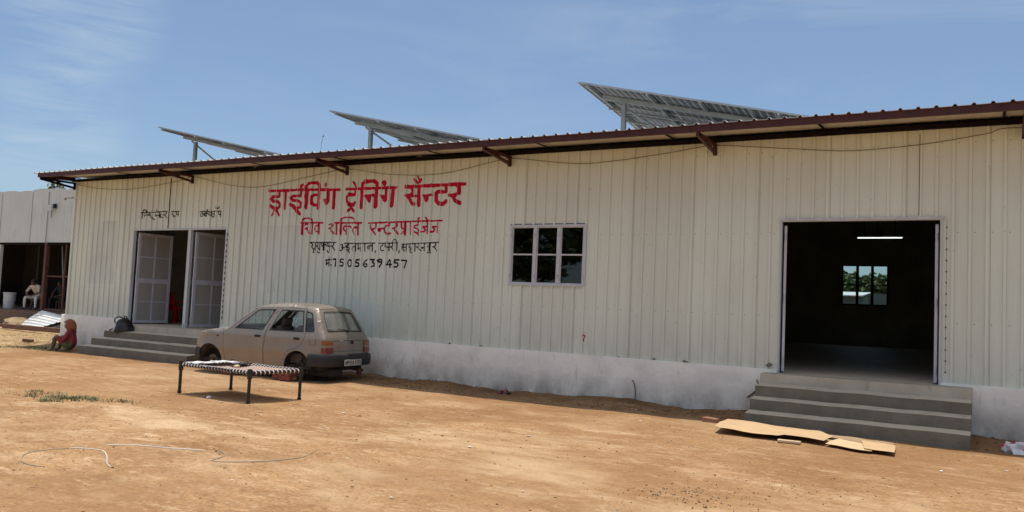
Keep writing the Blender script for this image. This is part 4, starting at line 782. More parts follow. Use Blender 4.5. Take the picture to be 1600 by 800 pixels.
def cdt(outer, holes, grid, fn, rows=()):
    """fill an outline with holes; fn maps (u, v) to a point"""
    pts = []; edges = []
    loops = [closed(outer, .03)]+[closed(h, .03) for h in holes]
    for lp in loops:
        o = len(pts); pts += [Vector(p) for p in lp]; edges += [(o+i, o+(i+1)%len(lp)) for i in range(len(lp))]
    B = np.array([tuple(p) for p in pts])
    us = [p[0] for p in outer]; vs_ = [p[1] for p in outer]
    for u in np.arange(min(us), max(us), grid):
        for v in sorted(list(np.arange(min(vs_), max(vs_), grid))+list(rows)):
            if inpoly(u, v, outer) and not any(inpoly(u,v,h) for h in holes) and np.min(np.hypot(B[:,0]-u,B[:,1]-v)) > .014: pts.append(Vector((u,v)))
    ov, oe, of, _, _, _ = delaunay_2d_cdt(pts, edges, [], 0, 1e-5)
    fs = []
    for f in of:
        cx_ = sum(ov[i].x for i in f)/3; cz_ = sum(ov[i].y for i in f)/3
        if inpoly(cx_,cz_,loops[0]) and not any(inpoly(cx_,cz_,h) for h in loops[1:]): fs.append(tuple(f))
    return [fn(v.x, v.y) for v in ov], fs
ROWS = (.484,.492,.50,.757,.766,.775,.784,.793)
def carpart(q, name, m, par=None, **kw):
    q.v = [(v[0]*CS, v[1]*CS, v[2]*CS) for v in q.v]
    return q.build(name, m, par if par is not None else car, local=True, **kw)
def sidefn(sg, dy=0.0, rnd=True): return lambda x, z: (x, sg*(half(x, z, rnd)+dy), z)
def orient(vs, fs, sg, ax=1):
    o = []
    for f in fs:
        a,c,e = (Vector(vs[i]) for i in f[:3]); nrm = (c-a).cross(e-a)
        o.append(f if nrm[ax]*sg > 0 else f[::-1])
    return o
body = MB()
for sg in (1,-1):
    vs, fs = cdt(OUTLINE, [FD, RD, WQ] if True else [], .055, sidefn(sg), ROWS); body.add(vs, orient(vs, fs, sg))
# ---- strip over the top: s runs from the rear bottom up over the roof to the nose
S_ = [0.0]
for a, c in zip(TOP[:-1], TOP[1:]): S_.append(S_[-1]+math.hypot(c[0]-a[0], c[1]-a[1]))
SL = S_[-1]
def at_s(s):
    s = min(max(s,0),SL-1e-6); i = max(k for k in range(len(S_)-1) if S_[k] <= s); t = (s-S_[i])/(S_[i+1]-S_[i])
    x = TOP[i][0]+(TOP[i+1][0]-TOP[i][0])*t; z = TOP[i][1]+(TOP[i+1][1]-TOP[i][1])*t
    j = max(0,i-1); k = min(len(TOP)-1,i+2); d = Vector((TOP[k][0]-TOP[j][0], TOP[k][1]-TOP[j][1])).normalized()
    return x, z, -d.y, d.x
def s_of(x, z): return min(range(len(TOP)), key=lambda i: math.hypot(TOP[i][0]-x, TOP[i][1]-z))
def S_at(x, z): return S_[s_of(x,z)]
def crown(x, z):
    if z > 1.25 and .3 < x < 1.8: return .030
    if x < .4: return .035
    if x > 3.0: return .055
    return .028
def stripfn(off=0.0):
    def f(s, y):
        x, z, nx, nz = at_s(s); w_ = half(x, z); u = y                        # y in -1..1
        c = crown(x,z)*(1-u*u)+off
        return (x+nx*c, u*w_, z+nz*c)
    return f
def strip(s0, s1, holes, off=0.0, ny=16):
    P = [(s0,-1),(s1,-1),(s1,1),(s0,1)]
    pts = []; edges = []
    def add(lp):
        o = len(pts); pts.extend(Vector(p) for p in lp); edges.extend((o+i, o+(i+1)%len(lp)) for i in range(len(lp)))
    ss = [s0]+[s for s in S_ if s0+.004 < s < s1-.004]+[s1]
    yy = list(np.linspace(-1,1,ny+1))
    add([(s,-1) for s in ss]+[(s1,y) for y in yy[1:-1]]+[(s,1) for s in ss[::-1]]+[(s0,y) for y in yy[::-1][1:-1]])
    for h in holes: add(h)
    lim = [(min(p[0] for p in h),max(p[0] for p in h)) for h in holes]
    for s in ss[1:-1]:
        for y in yy[1:-1]:
            if not any(inpoly(s,y,h) for h in holes) and all(min(math.hypot(p[0]-s,(p[1]-y)*.6) for p in h) > .02 for h in holes): pts.append(Vector((s,y)))
    ov, oe, of, _, _, _ = delaunay_2d_cdt(pts, edges, [], 0, 1e-5); fs = []
    for f in of:
        c = (sum(ov[i].x for i in f)/3, sum(ov[i].y for i in f)/3)
        if not any(inpoly(*c, h) for h in holes): fs.append(tuple(f))
    fn = stripfn(off); return [fn(v.x, v.y) for v in ov], fs
def rrect(s0, s1, y0, y1, ra, rb, k=5, y0b=None, y1b=None):
    """rounded window in (s, u): the s0 end spans y0..y1, the s1 end spans y0b..y1b"""
    y0b = y0 if y0b is None else y0b; y1b = y1 if y1b is None else y1b; o = []
    for (s,y,ds,dy) in ((s0,y0,1,1),(s1,y0b,-1,1),(s1,y1b,-1,-1),(s0,y1,1,-1)):
        a = [(s, y+dy*rb), (s, y), (s+ds*ra, y)]
        if ds*dy < 0: a = a[::-1]
        for i in range(k+1):
            t = i/k; o.append(((1-t)**2*a[0][0]+2*t*(1-t)*a[1][0]+t*t*a[2][0], (1-t)**2*a[0][1]+2*t*(1-t)*a[1][1]+t*t*a[2][1]))
    q_ = []
    for a, c in zip(o, o[1:]+o[:1]):
        d = max(abs(c[0]-a[0]), abs(c[1]-a[1])*.6); kk = max(1,int(d/.06)); q_ += [(a[0]+(c[0]-a[0])*i/kk, a[1]+(c[1]-a[1])*i/kk) for i in range(kk)]
    return q_
s_bot, s_hl = 0.0, S_at(.012,.575); s_belt = S_at(.075,.885); s_rt = S_at(.325,1.305); s_rf = S_at(1.70,1.332); s_cowl = S_at(2.30,.925); s_nose = S_at(3.06,.775)
RW = rrect(s_belt+.035, s_rt-.035, -.86, .86, .04, .10, y0b=-.83, y1b=.83); FW = rrect(s_rf+.03, s_cowl-.03, -.88, .88, .04, .10)
s_gate0, s_gate1 = s_hl, s_rt+.02
def addstrip(q, s0, s1, holes, off=0.0):
    vs, fs = strip(s0, s1, holes, off); o = []
    for f in fs:
        a,c,e = (Vector(vs[i]) for i in f[:3]); nrm = (c-a).cross(e-a); ctr = (a+c+e)/3-Vector((1.5,0,.55))
        o.append(f if nrm.dot(ctr) > 0 else f[::-1])
    q.add(vs, o)
addstrip(body, 0, s_gate0-.003, []); addstrip(body, s_gate1+.003, s_cowl+.05, [FW]); addstrip(body, s_nose, SL, [])
bo = carpart(body, 'body', M['paint'], smooth='angle', weld=False)
q = MB(); addstrip(q, s_gate0+.003, s_gate1-.003, [RW]); gate = carpart(q, 'tailgate', M['paint'], smooth='angle')
q = MB(); addstrip(q, s_cowl+.056, s_nose-.004, []); carpart(q, 'bonnet', M['paint'], smooth='angle')
# tailgate recess for the lower panel line, lock, badge
def strip_line(s0,u0,s1,u1,w_,off,name,m,par):
    fn = stripfn(off); q = MB(); k = 10; vs = []
    for i in range(k+1):
        t = i/k; s = s0+(s1-s0)*t; u = u0+(u1-u0)*t; du = w_/.65 if abs(s1-s0) > abs(u1-u0)*.6 else 0; ds = 0 if du else w_
        vs += [fn(s-ds/2,u-du/2), fn(s+ds/2,u+du/2)]
    q.add(vs, [(2*i,2*i+1,2*i+3,2*i+2) for i in range(k)]); return carpart(q, name, m, par)
strip_line(S_at(.03,.775),-.80,S_at(.03,.775),.80,.006,.002,'panel_line',M['rubber'],gate)
strip_line(S_at(.02,.755),.42,S_at(.02,.755),.28,.022,.004,'badge',M['alu'],gate)
strip_line(S_at(.015,.68),.50,S_at(.015,.68),.455,.03,.004,'red_sticker',M['redplastic'],gate)
fx = stripfn(.006)(S_at(.02,.72),-.12); q = MB(); q.tube([(fx[0]+.02,fx[1],fx[2]),(fx[0]-.022,fx[1],fx[2])],.030,12); carpart(q,'lock',M['rubber'],gate)
def band(loop, off_in, fn):
    """flat ring of rubber following a window opening"""
    inner = offset(loop, off_in); k = len(loop); vs = [fn(*p) for p in loop]+[fn(*p) for p in inner]
    return vs, [(i,(i+1)%k,(i+1)%k+k,i+k) for i in range(k)]
def pane(loop, fn, name, m, par, sealw=.022, sealfn=None, grid=.09):
    q = MB(); vs, fs = cdt(loop, [], grid, fn); q.add(vs, fs); g_ = carpart(q, name, m, par, smooth=True)
    q = MB(); vs, fs = band(closed(loop,.03), sealw, sealfn or fn); q.add(vs, fs); carpart(q, 'window_seal', M['rubber'], par)
    return g_
def strip_pane(loop, m, name, par):
    q = MB(); fn = stripfn(-.008); pts = [Vector(p) for p in loop]; kk = len(pts)
    for s in np.arange(min(p.x for p in pts), max(p.x for p in pts), .06):
        for u in np.linspace(-.85,.85,13):
            if inpoly(s,u,loop) and min(math.hypot(p[0]-s,(p[1]-u)) for p in loop) > .03: pts.append(Vector((s,u)))
    ov, oe, of, _, _, _ = delaunay_2d_cdt(pts, [(i,(i+1)%kk) for i in range(kk)], [], 1, 1e-5)
    q.add([fn(v.x,v.y) for v in ov], [tuple(f) for f in of]); carpart(q, name, m, par, smooth=True)
    q = MB(); f2 = stripfn(.003); vs, fs = band(loop, .022, f2); q.add(vs, fs); carpart(q, 'window_seal', M['rubber'], par)
strip_pane(RW, GL_rear, 'rear_window', gate); strip_pane(FW, GL_car, 'windscreen', bo)
q = MB(); a = stripfn(.014); q.bar(a(s_belt+.05,-.05),a(s_belt+.09,.42),.012,.010); q.bar(a(s_belt+.02,-.05),a(s_belt+.05,-.05),.03,.02); carpart(q,'rear_wiper',M['rubber'],gate)
# ---- doors on both sides
for sg in (1,-1):
    for nm, D, W_, hx in (('front_door',FD,WF,1.54),('rear_door',RD,WR,.63)):
        q = MB(); vs, fs = cdt(offset(D,.007), [W_], .055, sidefn(sg), ROWS); q.add(vs, orient(vs,fs,sg)); d_ = carpart(q, nm, M['paint'], smooth='angle')
        open_ = nm == 'rear_door'
        loop = WR if not open_ else [(.80,.905),(.615,1.29),(.50,.905)]
        if open_:
            pane([(1.30,.90),(1.296,.912),(.502,.912),(.50,.905)], sidefn(sg,-.012), 'window_glass', GL_car, d_, .002)  # wound right down
            pane([(.735,.90),(.80,1.29),(.615,1.29),(.50,.905)], sidefn(sg,-.012), 'quarter_glass', GL_car, d_, .010)
            q = MB(); vs, fs = band(closed(WR,.03), .022, sidefn(sg,.002)); q.add(vs,fs); carpart(q,'window_seal',M['rubber'],d_)
        else: pane(W_, sidefn(sg,-.012), 'window_glass', GL_car, d_, .022, sidefn(sg,.002))
        q = MB(); yy = half(hx,.785); q.box(hx-.062,hx+.062,min(sg*yy,sg*(yy+.018)),max(sg*yy,sg*(yy+.018)),.765,.808); carpart(q,'door_handle',M['rubber'],d_,bevel=.006)
    pane(WQ, sidefn(sg,-.012), 'quarter_window', GL_car, bo, .022, sidefn(sg,.002))
    # side repeater, fuel flap line
    q = MB(); yy = half(2.52,.745); q.box(2.50,2.535,min(sg*yy,sg*(yy+.012)),max(sg*yy,sg*(yy+.012)),.728,.752); carpart(q,'side_repeater',M['rubber'],bo)
q = MB(); f = sidefn(1,.0015); 
for a,c in (((.20,.69),(.34,.69)),((.34,.69),(.34,.80)),((.20,.69),(.20,.80))):
    vs = []; 
    for i in range(5):
        t = i/4; x = a[0]+(c[0]-a[0])*t; z = a[1]+(c[1]-a[1])*t; e = .003
        vs += [f(x-e,z-e), f(x+e,z+e)]
    q.add(vs, [(2*i,2*i+1,2*i+3,2*i+2) for i in range(4)])
carpart(q,'fuel_flap_line',M['rubber'],bo)
# ---- tail lamps wrapping the rear corners, three coloured lenses each
for sg in (1,-1):
    base = MB(); parts = {'amber':(.690,.775),'clearlens':(.645,.688),'redlens':(.555,.643)}
    lamp = None
    for mname,(z0,z1) in parts.items():
        q = MB(); vs = []; k = 8
        for z in np.linspace(z0,z1,4):
            sN = S_at(.015,z) if z < .7 else S_at(.03,z)
            p_side = (0.075, sg*(half(.075,z,False)+.010), z)
            xx = TOP[s_of(.02,z)][0]
            p_cor = (xx-.012, sg*(half(.0,z,False)+.006), z); p_in = (xx-.040, sg*.47, z); p_in0 = (xx+.02, sg*.468, z)
            vs += [(.10,sg*(half(.10,z,False)-.02),z), p_side, p_cor, (xx-.030, sg*.57, z), p_in, p_in0]
        q.add(vs, [(r_*6+i,r_*6+i+1,(r_+1)*6+i+1,(r_+1)*6+i) for r_ in range(3) for i in range(5)]); q.f += [tuple(range(6)), tuple(18+i for i in range(5,-1,-1))]; q.m += [0,0]
        o = carpart(q, 'tail_lamp' if lamp is None else 'lens', M[mname], car if lamp is None else lamp, weld=True)
        lamp = lamp or o
# ---- bumpers, plate
def bumper(pathpts, z0, z1, t, name):
    q = MB(); vs = []; k = len(pathpts); prof_ = [(0,z0+.02),(-t*.6,z0),(-t,z0+.05),(-t,z1-.05),(-t*.7,z1-.01),(0,z1)]
    for i, p in enumerate(pathpts):
        a = Vector(pathpts[max(i-1,0)]); c = Vector(pathpts[min(i+1,k-1)]); d = (c-a).normalized(); nrm = Vector((d.y,-d.x))
        for o_, z in prof_: vs.append((p[0]-nrm.x*o_*1.0, p[1]-nrm.y*o_*1.0, z))
    m_ = len(prof_)
    q.add(vs, [(i*m_+j,(i+1)*m_+j,(i+1)*m_+(j+1)%m_,i*m_+(j+1)%m_) for i in range(k-1) for j in range(m_)]); q.f += [tuple(range(m_)), tuple((k-1)*m_+j for j in range(m_-1,-1,-1))]; q.m += [0,0]
    return carpart(q, name, M['bumper'], car, smooth='angle', weld=True)
bp_ = [(.33,-.70),(.16,-.705),(.05,-.685),(-.005,-.63),(-.035,-.50),(-.055,-.25),(-.06,0),(-.055,.25),(-.035,.50),(-.005,.63),(.05,.685),(.16,.705),(.33,.70)]
rb = bumper(bp_[::-1], .315, .535, .05, 'rear_bumper')
bumper([(2.95,.66),(3.10,.62),(3.165,.52),(3.20,.3),(3.215,0),(3.20,-.3),(3.165,-.52),(3.10,-.62),(2.95,-.66)][::-1], .30, .50, .04, 'front_bumper')
pl_ = MB(); pl_.box(-.128,-.118,-.255,.255,.325,.437); plate = carpart(pl_, 'number_plate', mat('plate_white', (0.45,0.44,0.41), .5, .08, 6), car, bevel=.004)
SEG = {'U':'v01 v23 a','D':'bar','P':'x'}
GL5 = {'U':[[(0,1),(0,.2),(.3,0),(.7,0),(1,.2),(1,1)]],'P':[[(0,0),(0,1),(.8,1),(1,.8),(1,.6),(.8,.45),(0,.45)]],'1':[[(.2,.8),(.5,1),(.5,0)]],'2':[[(0,.8),(.3,1),(.8,1),(1,.75),(0,0),(1,0)]],'A':[[(0,0),(.5,1),(1,0)],[(.2,.38),(.8,.38)]],'7':[[(0,1),(1,1),(.4,0)]],'3':[[(0,1),(1,1),(.45,.6),(1,.35),(.8,0),(0,0)]]}
fx_ = MB(); y = .225; hgt = .062; wch = .03
for ch in 'UP12 A 1773':
    if ch != ' ':
        for st in GL5[ch]:
            for a, c in zip(st[:-1], st[1:]):
                fx_.bar((-.1295, y-a[0]*wch, .350+a[1]*hgt), (-.1295, y-c[0]*wch, .350+c[1]*hgt), .009, .003, 0, (1,0,0))
        y -= .046
    else: y -= .022
carpart(fx_, 'plate_lettering', M['black'], plate)
# ---- cabin, floor pan, wheel wells, brake drums
q = MB(); q.box(.12,3.0,-.60,.60,.24,.31); q.box(2.12,2.30,-.60,.60,.31,.86); q.box(2.16,2.95,-.58,.58,.50,.78); q.box(.10,.55,-.58,.58,.31,.80); q.box(.04,.12,-.60,.60,.31,.60); carpart(q,'floor_pan',M['cabin'],car)
q = MB(); q.box(1.90,2.16,-.62,.62,.66,.90); carpart(q,'dashboard',M['cabin'],car,bevel=.03)
for y in (-.31,.31):
    for nm,x0 in (('front_seat',1.30),):
        q = MB(); q.box(1.38,1.80,y-.22,y+.22,.32,.55); q.obox((1.30,y,.72),(.13,.43,.55),Matrix.Rotation(-.28,3,'Y')); s_ = carpart(q,'front_seat',M['seat'],car,bevel=.04)
        q = MB(); q.obox((1.20,y,1.06),(.08,.24,.15),Matrix.Rotation(-.2,3,'Y')); carpart(q,'headrest',M['seat'],s_,bevel=.03)
q = MB(); q.box(.62,1.08,-.54,.54,.32,.52); q.obox((.52,0,.72),(.12,1.08,.46),Matrix.Rotation(-.3,3,'Y')); carpart(q,'rear_bench',M['seat'],car,bevel=.04)
q = MB(); c0 = Vector((1.80,-.31,.90)); rw_ = [c0+Matrix.Rotation(-.5,3,'Y')@Vector((0,.18*math.cos(a),.18*math.sin(a))) for a in np.linspace(0,2*math.pi,20)]
q.tube(rw_,.014,6); q.tube([c0,(1.95,-.31,.80)],.03,8); q.bar(rw_[0],rw_[10],.03,.015); carpart(q,'steering_wheel',M['cabin'],car)
for cx_, r_ in ((.60,.312),(2.71,.322)):
    for sg in (1,-1):
        q = MB(); k = 16; vs = []
        for i in range(k+1):
            a = R(-12+204*i/k)
            for y in (.30,.672): vs.append((cx_+r_*math.cos(a), sg*y, .265+r_*math.sin(a)))
        q.add(vs, [(2*i,2*i+1,2*i+3,2*i+2) for i in range(k)]); q.add([(cx_+r_*math.cos(R(-12+204*i/k)), sg*.30, .265+r_*math.sin(R(-12+204*i/k))) for i in range(k+1)], [tuple(range(k+1))])
        carpart(q,'wheel_well',M['cabin'] if cx_ < 1 else M['muddy'],car)
        q = MB(); q.tube([(cx_,sg*.30,.27),(cx_,sg*.50,.27)],.035,8); q.tube([(cx_,sg*.50,.27),(cx_,sg*.60,.27)],.105,16); q.tube([(cx_,sg*.60,.27),(cx_,sg*.63,.27)],.03,8); carpart(q,'brake_drum',M['cabin'] if cx_ < 1 else M['muddy'],car)
q = MB(); q.tube([(.30,-.38,.24),(.05,-.40,.22),(-.06,-.40,.22)],.024,8); q.lathe((.02,-.40,.12),[(.02,0),(.05,.01),(.05,.13),(.02,.14)],8); carpart(q,'exhaust',M['rust'],car)
q = MB(); q.box(.05,.55,.05,.45,.12,.26); carpart(q,'fuel_tank',M['cabin'],car,bevel=.03)
# door mirror is gone; interior mirror
q = MB(); q.box(1.72,1.74,-.10,.10,1.20,1.26); carpart(q,'interior_mirror',M['cabin'],car,bevel=.01)
# ---- bricks that carry the car
M['brick'] = mat('red_brick', (0.22,0.062,0.040), 0.9, 0.25, 6, bump=.3); M['brickpale'] = mat('dusty_brick', (0.34,0.17,0.11), 0.9, 0.2, 6, bump=.3)
cM = Matrix.Translation(CARLOC) @ Matrix.Rotation(CARROT,4,'Z')
def bricks(lx, ly, n_, top, lab):
    for k in range(n_):
        for j in range(2):
            z0 = -.02+k*.078; p_ = cM @ Vector((lx*CS + (j-.5)*.125*(k%2) , ly*CS+(j-.5)*.125*((k+1)%2), 0)); a = CARROT+(math.pi/2 if k%2 else 0)+random.uniform(-.1,.1)
            q = MB(); q.obox((0,0,0),(.23,.112,.074))
            o = q.build('brick', M['brick'] if (k+j)%3 else M['brickpale'], bevel=.005); o.location = (p_.x,p_.y,z0+.037); o.rotation_euler = (0,0,a)
            tag(o, 'red brick in the low stacks propping up the wheelless car', 'brick', 'bricks propping up the car')
bricks(1.02,.60,3,.26,''); bricks(.80,.66,2,.2,''); bricks(2.25,.58,3,.26,''); bricks(1.0,-.55,3,.26,''); bricks(2.25,-.55,3,.26,'')

# ------------------------------------------------------------------ string cot (local: x along, y across, z up)
COTC = (-9.94,-4.456,-.03); COTR = R(-5.06); cot = thing('string_cot', 'black framed woven string cot standing on the sand before the car', 'cot', COTC, COTR)
cL, cW, cz = 1.66, .93, .44
M['blackpaint'] = mat('black_gloss_tube', (0.013,0.013,0.015), 0.38, 0.2, 6)
M['weave'] = mat('pinkish_woven_strap', (0.36,0.235,0.195), 0.9, 0.1, 5); M['whitestrap'] = mat('white_nylon_strap', (0.56,0.50,0.47), 0.7, 0.1, 10)
n, l, b = nodes(M['weave']); co_ = n.new('ShaderNodeTexCoord'); ck = n.new('ShaderNodeTexChecker'); ck.inputs['Scale'].default_value = 26
mpp = n.new('ShaderNodeMapping'); mpp.inputs['Rotation'].default_value = (0,0,R(45)); l.new(co_.outputs['Object'], mpp.inputs[0]); l.new(mpp.outputs[0], ck.inputs['Vector']); overlay(M['weave'], ck.outputs['Fac'], (0.50,0.40,0.36), 0.8)
def cotp(q, name, m, par=None, **k): return q.build(name, m, par or cot, local=True, **k)
for sx_ in (-1,1):
    for sy_ in (-1,1):
        x, y = sx_*cL/2, sy_*cW/2; q = MB(); q.tube([(x,y,0),(x,y,.36)],.024,14); q.tube([(x,y,.355),(x,y,.485)],.037,14); q.tube([(x,y,.485),(x,y,.493)],.031,14); lg = cotp(q,'leg',M['blackpaint'],smooth='angle')
        q = MB(); q.tube([(x,y,0),(x,y,.03)],.031,14); cotp(q,'rubber_foot',M['rubber'],lg)
for sy_ in (-1,1): q = MB(); q.tube([(-cL/2,sy_*cW/2,cz),(cL/2,sy_*cW/2,cz)],.024,12); cotp(q,'side_rail',M['blackpaint'],smooth='angle')
for sx_ in (-1,1): q = MB(); q.tube([(sx_*cL/2,-cW/2,cz),(sx_*cL/2,cW/2,cz)],.024,12); cotp(q,'end_rail',M['blackpaint'],smooth='angle')
q = MB(); nx2, ny2 = 66, 42; sagf = lambda x,y: cz+.010-.055*(1-(2*x/cL)**2)*(1-(2*y/cW)**2)
def strap(p0,p1,w_,lift):
    k = 14; vs = []; d = Vector((p1[0]-p0[0],p1[1]-p0[1],0)).normalized(); nn = Vector((-d.y,d.x,0))*w_/2
    for i in range(k+1):
        t = i/k; x = p0[0]+(p1[0]-p0[0])*t; y = p0[1]+(p1[1]-p0[1])*t; z = sagf(x,y)+lift+.004*math.sin(i*math.pi+ lift*900)
        vs += [(x-nn.x,y-nn.y,z),(x+nn.x,y+nn.y,z)]
    q.add(vs,[(2*i,2*i+1,2*i+3,2*i+2) for i in range(k)])
step_ = .058; a0,a1,b0,b1 = -cL/2+.05,cL/2-.05,-cW/2+.045,cW/2-.045
c = -2.0
while c < 2.0:
    for sgn, lf in ((1,0),(-1,.004)):
        ys_ = []                                     # clip the diagonal x - sgn*y = c to the bed
        pts = []
        for y in (b0,b1):
            x = c+sgn*y
            if a0 <= x <= a1: pts.append((x,y))
        for x in (a0,a1):
            y = (x-c)*sgn
            if b0 < y < b1: pts.append((x,y))
        if len(pts) == 2 and math.hypot(pts[0][0]-pts[1][0],pts[0][1]-pts[1][1]) > .08: strap(pts[0],pts[1],.034,lf)
    c += step_
cotp(q,'woven_straps',M['weave'])
# strap ends wound round the rails: one thin saw-tooth mesh per rail
def wraps(p0,p1,inx):
    q = MB(); L = math.hypot(p1[0]-p0[0],p1[1]-p0[1]); k = int(L/.072); d = Vector((p1[0]-p0[0],p1[1]-p0[1],0)).normalized(); inn = Vector((*inx,0))
    for i in range(1,k):
        c_ = Vector((*p0,0))+d*(L*i/k); sk = d*.022
        pr = [c_+inn*.055-sk*1.4+Vector((0,0,cz+.004)), c_+inn*.02-sk*.3+Vector((0,0,cz+.030)), c_-inn*.012+sk*.3+Vector((0,0,cz+.031)), c_-inn*.032+sk*.6+Vector((0,0,cz)), c_-inn*.014+sk*.9+Vector((0,0,cz-.030)), c_+inn*.035+sk*1.3+Vector((0,0,cz-.016))]
        vs = []
        for p in pr: vs += [p-d*.0105, p+d*.0105]
        q.add(vs,[(2*j,2*j+1,2*j+3,2*j+2) for j in range(5)])
    o = cotp(q,'strap_wrapping',M['whitestrap']); o['kind'] = 'stuff'; return o
wraps((-cL/2,-cW/2),(cL/2,-cW/2),(0,1)); wraps((-cL/2,cW/2),(cL/2,cW/2),(0,-1)); wraps((cL/2,-cW/2),(cL/2,cW/2),(-1,0)); wraps((-cL/2,-cW/2),(-cL/2,cW/2),(1,0))
CM = Matrix.Translation(COTC) @ Matrix.Rotation(COTR,4,'Z')
def sheet(pts, name, m, label, cat, T=None, thick=.006, wob=.008, sub=10, zf=None, group=None):
    """a thin loose sheet from four corners, slightly crumpled, with thickness"""
    q = MB(); P = [Vector(p) for p in pts]; vs = []
    for j in range(sub+1):
        for i in range(sub+1):
            u, v = i/sub, j/sub; p = P[0]*(1-u)*(1-v)+P[1]*u*(1-v)+P[2]*u*v+P[3]*(1-u)*v
            p.z += wob*(noise.noise((p.x*7+3,p.y*7,label.__len__()))*1.0+.5*noise.noise((p.x*19,p.y*19,2))) + wob*.6
            if T is not None: p = T @ p
            vs.append(p)
    k = sub+1; top = [(j*k+i,j*k+i+1,(j+1)*k+i+1,(j+1)*k+i) for j in range(sub) for i in range(sub)]
    q.add(vs, top); nb = len(vs); q.add([v-Vector((0,0,thick)) for v in vs], [f[::-1] for f in top])
    rim = [i for i in range(sub)]+[j*k+sub for j in range(sub)]+[sub*k+i for i in range(sub,0,-1)]+[j*k for j in range(sub,0,-1)]
    for a, c in zip(rim, rim[1:]+rim[:1]): q.f.append((a,a+nb,c+nb,c)); q.m.append(0)
    o = q.build(name, m, smooth='angle'); return tag(o, label, cat, group)
zt = cz+.022
M['news'] = mat('printed_newspaper',(0.40,0.40,0.42),.85,.1,14,col2=(0.66,0.66,0.68),thr=(.38,.5))
sheet([(-.80,-.40,zt),(-.56,-.42,zt),(-.52,.0,zt),(-.78,.04,zt)], 'newspaper', M['news'], 'white newspaper lying on the near left end of the string cot', 'newspaper', CM, .004, .02)
sheet([(-.80,.02,zt+.010),(-.50,.0,zt+.006),(-.48,.34,zt),(-.76,.36,zt+.008)], 'newspaper', M['news'], 'crumpled white newspaper lying across the far left end of the string cot', 'newspaper', CM, .004, .02)
sheet([(-.48,.14,zt),(-.28,.12,zt-.012),(-.22,.40,zt),(-.46,.42,zt)], 'dark_cloth', mat('dark_cloth',(0.02,0.02,0.025),.9,.2,6), 'dark folded cloth on the far side of the string cot', 'cloth', CM, .010, .016)
sheet([(-.30,-.50,zt-.003),(.42,-.50,zt-.003),(.46,-.36,zt-.02),(-.26,-.34,zt-.02)], 'pale_cloth', mat('lilac_cloth',(0.50,0.47,0.53),.9,.1,6), 'long pale lilac strip of cloth along the near rail of the cot', 'cloth', CM, .004, .012)
q = MB(); p_ = CM @ Vector((-.12,.02,cz-.01)); q.lathe((0,0,0),[(.02,0),(.05,.008),(.045,.03),(.018,.042)],9)
o = q.build('crumpled_wrapper', mat('yellowish_wrapper',(0.62,0.48,0.28),.6,.2,12), smooth=True); o.location = p_; tag(o,'small crumpled yellowish wrapper in the middle of the cot','wrapper')
q = MB(); q.lathe((-.42,.455,cz+.03),[(.008,0),(.02,.005),(.021,.02),(.008,.026)],10)
o = q.build('dark_knot', M['rust'], smooth=True); o.matrix_world = CM; tag(o,'small dark red bundle on the far rail of the cot','bundle')
q = MB(); q.lathe((0,0,0),[(.02,0),(.04,.008),(.034,.028),(.012,.042)],7); o = q.build('paper_ball', M['paper']); o.location = (-10.02,-4.95,gz(-10.02,-4.95)); tag(o,'white crumpled paper in the shade under the cot','paper')

# ------------------------------------------------------------------ cardboard before the right steps
def flat_poly(pts, h0, thick, name, m, label, cat, curl=0.0, group=None):
    """flattened carton: outline in metres on the ground, wavy, with real thickness"""
    pv = [Vector(p) for p in closed(pts,.06)]; nb = len(pv); xs_ = [p.x for p in pv]; ys_ = [p.y for p in pv]
    for x in np.arange(min(xs_),max(xs_),.09):
        for y in np.arange(min(ys_),max(ys_),.09):
            if inpoly(x,y,pts) and min(math.hypot(p.x-x,p.y-y) for p in pv[:nb]) > .035: pv.append(Vector((x,y)))
    ov, oe, of, _, _, _ = delaunay_2d_cdt(pv,[(i,(i+1)%nb) for i in range(nb)],[],1,1e-5); q = MB()
    hz_ = lambda x,y: gz(x,y)+h0+.012*noise.noise((x*1.6,y*1.6,3))+.006*abs(noise.noise((x*4,y*4,1)))+curl*max(0,noise.noise((x*1.1,y*.7,6)))
    top = [(v.x,v.y,hz_(v.x,v.y)) for v in ov]; q.add(top,[tuple(f) for f in of]); k = len(top); q.add([(x,y,z-thick) for x,y,z in top],[tuple(f)[::-1] for f in of])
    for e in range(nb): q.f.append((e,(e+1)%nb,(e+1)%nb+k,e+k)); q.m.append(0)
    return tag(q.build(name,m,smooth='angle',weld=True),label,cat,group)
flat_poly([(-3.16,-2.52),(-3.06,-2.66),(-2.32,-2.68),(-2.26,-2.56),(-1.78,-2.60),(-1.74,-2.20),(-2.0,-1.62),(-3.26,-1.55)],.07,.004,'cardboard_sheet',M['card'],'large brown cardboard sheet with torn edge, leftmost before the doorway steps','cardboard',.035)
flat_poly([(-1.76,-2.62),(-1.34,-2.74),(-1.22,-2.70),(-1.36,-2.05),(-1.70,-1.95)],.04,.004,'cardboard_sheet',M['cardpale'],'narrow faded cardboard piece between two browner sheets','cardboard',.03)
flat_poly([(-1.32,-2.62),(-.98,-2.70),(-1.03,-2.02),(-1.44,-1.86)],.055,.004,'cardboard_sheet',M['card'],'small cardboard flap at the right end of the cardboard row','cardboard',.02)
flat_poly([(-3.10,-1.50),(-1.10,-2.02),(-1.06,-1.72),(-3.10,-1.29)],.03,.010,'cardboard_sheet',mat('shaded_cardboard',(0.36,0.25,0.15),.9,.1,4),'long shade-darkened cardboard strip lying against the lowest doorway step','cardboard',.0)  # shade put into the colour: a darker copy of the brown cardboard
